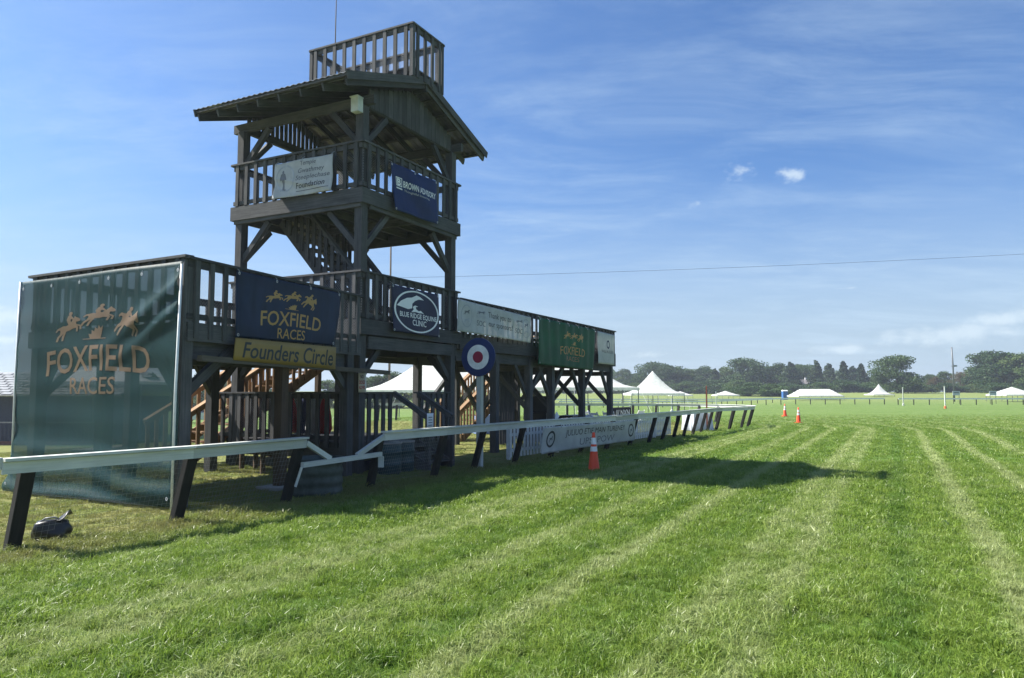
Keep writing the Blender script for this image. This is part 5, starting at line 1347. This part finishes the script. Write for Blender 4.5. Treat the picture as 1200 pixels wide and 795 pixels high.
def region(y0, y1, dens, idx_lo, idx_n, sc_lo, sc_hi):
    area_w = lambda y: .74*y+1.6
    ytot = 2*sum(area_w(y0+(y1-y0)*(i+.5)/50)*(y1-y0)/50 for i in range(50)); n = int(ytot*dens)
    y = y0+(y1-y0)*RNG.random(int(n*1.0)*3); wmax = area_w(y1); x = (RNG.random(len(y))*2-1)*wmax
    ok = np.abs(x) < .74*y+1.6; x, y = x[ok][:n], y[ok][:n]
    return x, y, idx_lo+RNG.integers(0, idx_n, len(x)), sc_lo+(sc_hi-sc_lo)*RNG.random(len(x))
parts_ = [region(3.2, 8.5, 560, 0, 4, .55, 1.3), region(3.2, 15, 80, 10, 2, .6, 1.2), region(3.2, 10, 40, 12, 2, .55, 1.1), region(8.5, 17, 190, 4, 3, .7, 1.2), region(17, 62, 34, 7, 3, .55, .9)]
X = np.concatenate([p[0] for p in parts_]); Y = np.concatenate([p[1] for p in parts_]); I = np.concatenate([p[2] for p in parts_]); S = np.concatenate([p[3] for p in parts_])
vv_ = (X+3.13)*-CU+(Y-15)*SU; uu_ = (X+3.13)*SU+(Y-15)*CU
inside = (vv_ > -1.55-.045*np.clip(uu_+4, 0, 24)) & (uu_ < 24)
S = np.where(inside, S*.55, S)
# patchy height
def vnoise(x, y, f, seed):
    g = np.random.default_rng(seed); tbl = g.random((64, 64)); xi, yi = np.floor(x*f).astype(int), np.floor(y*f).astype(int); fx, fy = x*f-xi, y*f-yi
    fx, fy = fx*fx*(3-2*fx), fy*fy*(3-2*fy); T_ = lambda a, b: tbl[a % 64, b % 64]
    return (T_(xi, yi)*(1-fx)+T_(xi+1, yi)*fx)*(1-fy)+(T_(xi, yi+1)*(1-fx)+T_(xi+1, yi+1)*fx)*fy
strip0 = np.sin((-vv_+2.6)*2*PI/1.38)
keep = ~((I >= 12) & (vnoise(X, Y, 1.1, 9) < .55)) & ~((I >= 10) & (I < 12) & (RNG.random(len(X)) > .35+.5*strip0)) & ~((Y > 28) & (RNG.random(len(X)) < (Y-28)/34)) & ~((vv_ > .1) & (vv_ < 3.7) & (uu_ > 0) & (uu_ < W)) & ~(inside & (RNG.random(len(X)) < .25))
S = S*(.40+1.1*(.5*vnoise(X, Y, 1.9, 1)+.5*vnoise(X, Y, 6.5, 2)))*np.clip((64-Y)/26, .3, 1)
X, Y, I, S, vv_ = X[keep], Y[keep], I[keep], S[keep], vv_[keep]
strip = np.sin((-vv_+2.6)*2*PI/1.38)
tilt = .30*strip+.18*RNG.normal(size=len(X))
# tilt along the track direction, alternating by mowing stripe
ax = np.stack([CU*np.ones_like(X), -SU*np.ones_like(X)], 1)
ROT = np.stack([ax[:, 0]*tilt+.12*RNG.normal(size=len(X)), ax[:, 1]*tilt+.12*RNG.normal(size=len(X)), RNG.random(len(X))*6.283], 1)
Zt = np.array([terrain(a, b) for a, b in zip(X, Y)])
gme = bpy.data.meshes.new('grass'); gme.from_pydata(np.stack([X, Y, Zt], 1).tolist(), [], [])
at = gme.attributes.new('rot', 'FLOAT_VECTOR', 'POINT'); at.data.foreach_set('vector', ROT.astype(np.float32).ravel())
at = gme.attributes.new('scl', 'FLOAT', 'POINT'); at.data.foreach_set('value', S.astype(np.float32))
order = {n_: i for i, n_ in enumerate(tuft_names)}
at = gme.attributes.new('idx', 'INT', 'POINT'); at.data.foreach_set('value', I.astype(np.int32))
gro = link('grass', gme, None); tag(gro, 'short green mown grass blades covering the track', 'grass', kind='stuff')
ng = bpy.data.node_groups.new('grass_scatter', 'GeometryNodeTree')
ng.interface.new_socket('Geometry', in_out='INPUT', socket_type='NodeSocketGeometry'); ng.interface.new_socket('Geometry', in_out='OUTPUT', socket_type='NodeSocketGeometry')
gi = ng.nodes.new('NodeGroupInput'); go = ng.nodes.new('NodeGroupOutput')
iop = ng.nodes.new('GeometryNodeInstanceOnPoints'); ci = ng.nodes.new('GeometryNodeCollectionInfo')
ci.inputs['Collection'].default_value = tuft_col; ci.inputs['Separate Children'].default_value = True; ci.inputs['Reset Children'].default_value = True
def named(n_, ty):
    q = ng.nodes.new('GeometryNodeInputNamedAttribute'); q.data_type = ty; q.inputs['Name'].default_value = n_; return [s for s in q.outputs if s.enabled and s.name == 'Attribute'][0]
ng.links.new(gi.outputs[0], iop.inputs['Points']); ng.links.new(ci.outputs[0], iop.inputs['Instance'])
iop.inputs['Pick Instance'].default_value = True
ng.links.new(named('idx', 'INT'), iop.inputs['Instance Index'])
e2r = ng.nodes.new('FunctionNodeEulerToRotation'); ng.links.new(named('rot', 'FLOAT_VECTOR'), e2r.inputs[0]); ng.links.new(e2r.outputs[0], iop.inputs['Rotation'])
ng.links.new(named('scl', 'FLOAT'), iop.inputs['Scale'])
ng.links.new(iop.outputs[0], go.inputs[0])
md = gro.modifiers.new('scatter', 'NODES'); md.node_group = ng

# ------------------------------------------------------------------ thin summer haze
hz_m, t, o = newmat('haze')
pv = N(t, 'ShaderNodeVolumePrincipled'); pv.inputs['Color'].default_value = (0.80, 0.88, 1.0, 1); pv.inputs['Density'].default_value = 0.00045; pv.inputs['Anisotropy'].default_value = 0.3
L(t, pv.outputs[0], o.inputs['Volume'])
hb_ = bpy.data.objects.new('haze', boxmesh(1440, 920, 27, 'haze')); C.objects.link(hb_); hb_.location = (0, 375, 8.5)
tag(hb_, 'thin pale summer haze over the race ground', 'haze', kind='stuff')
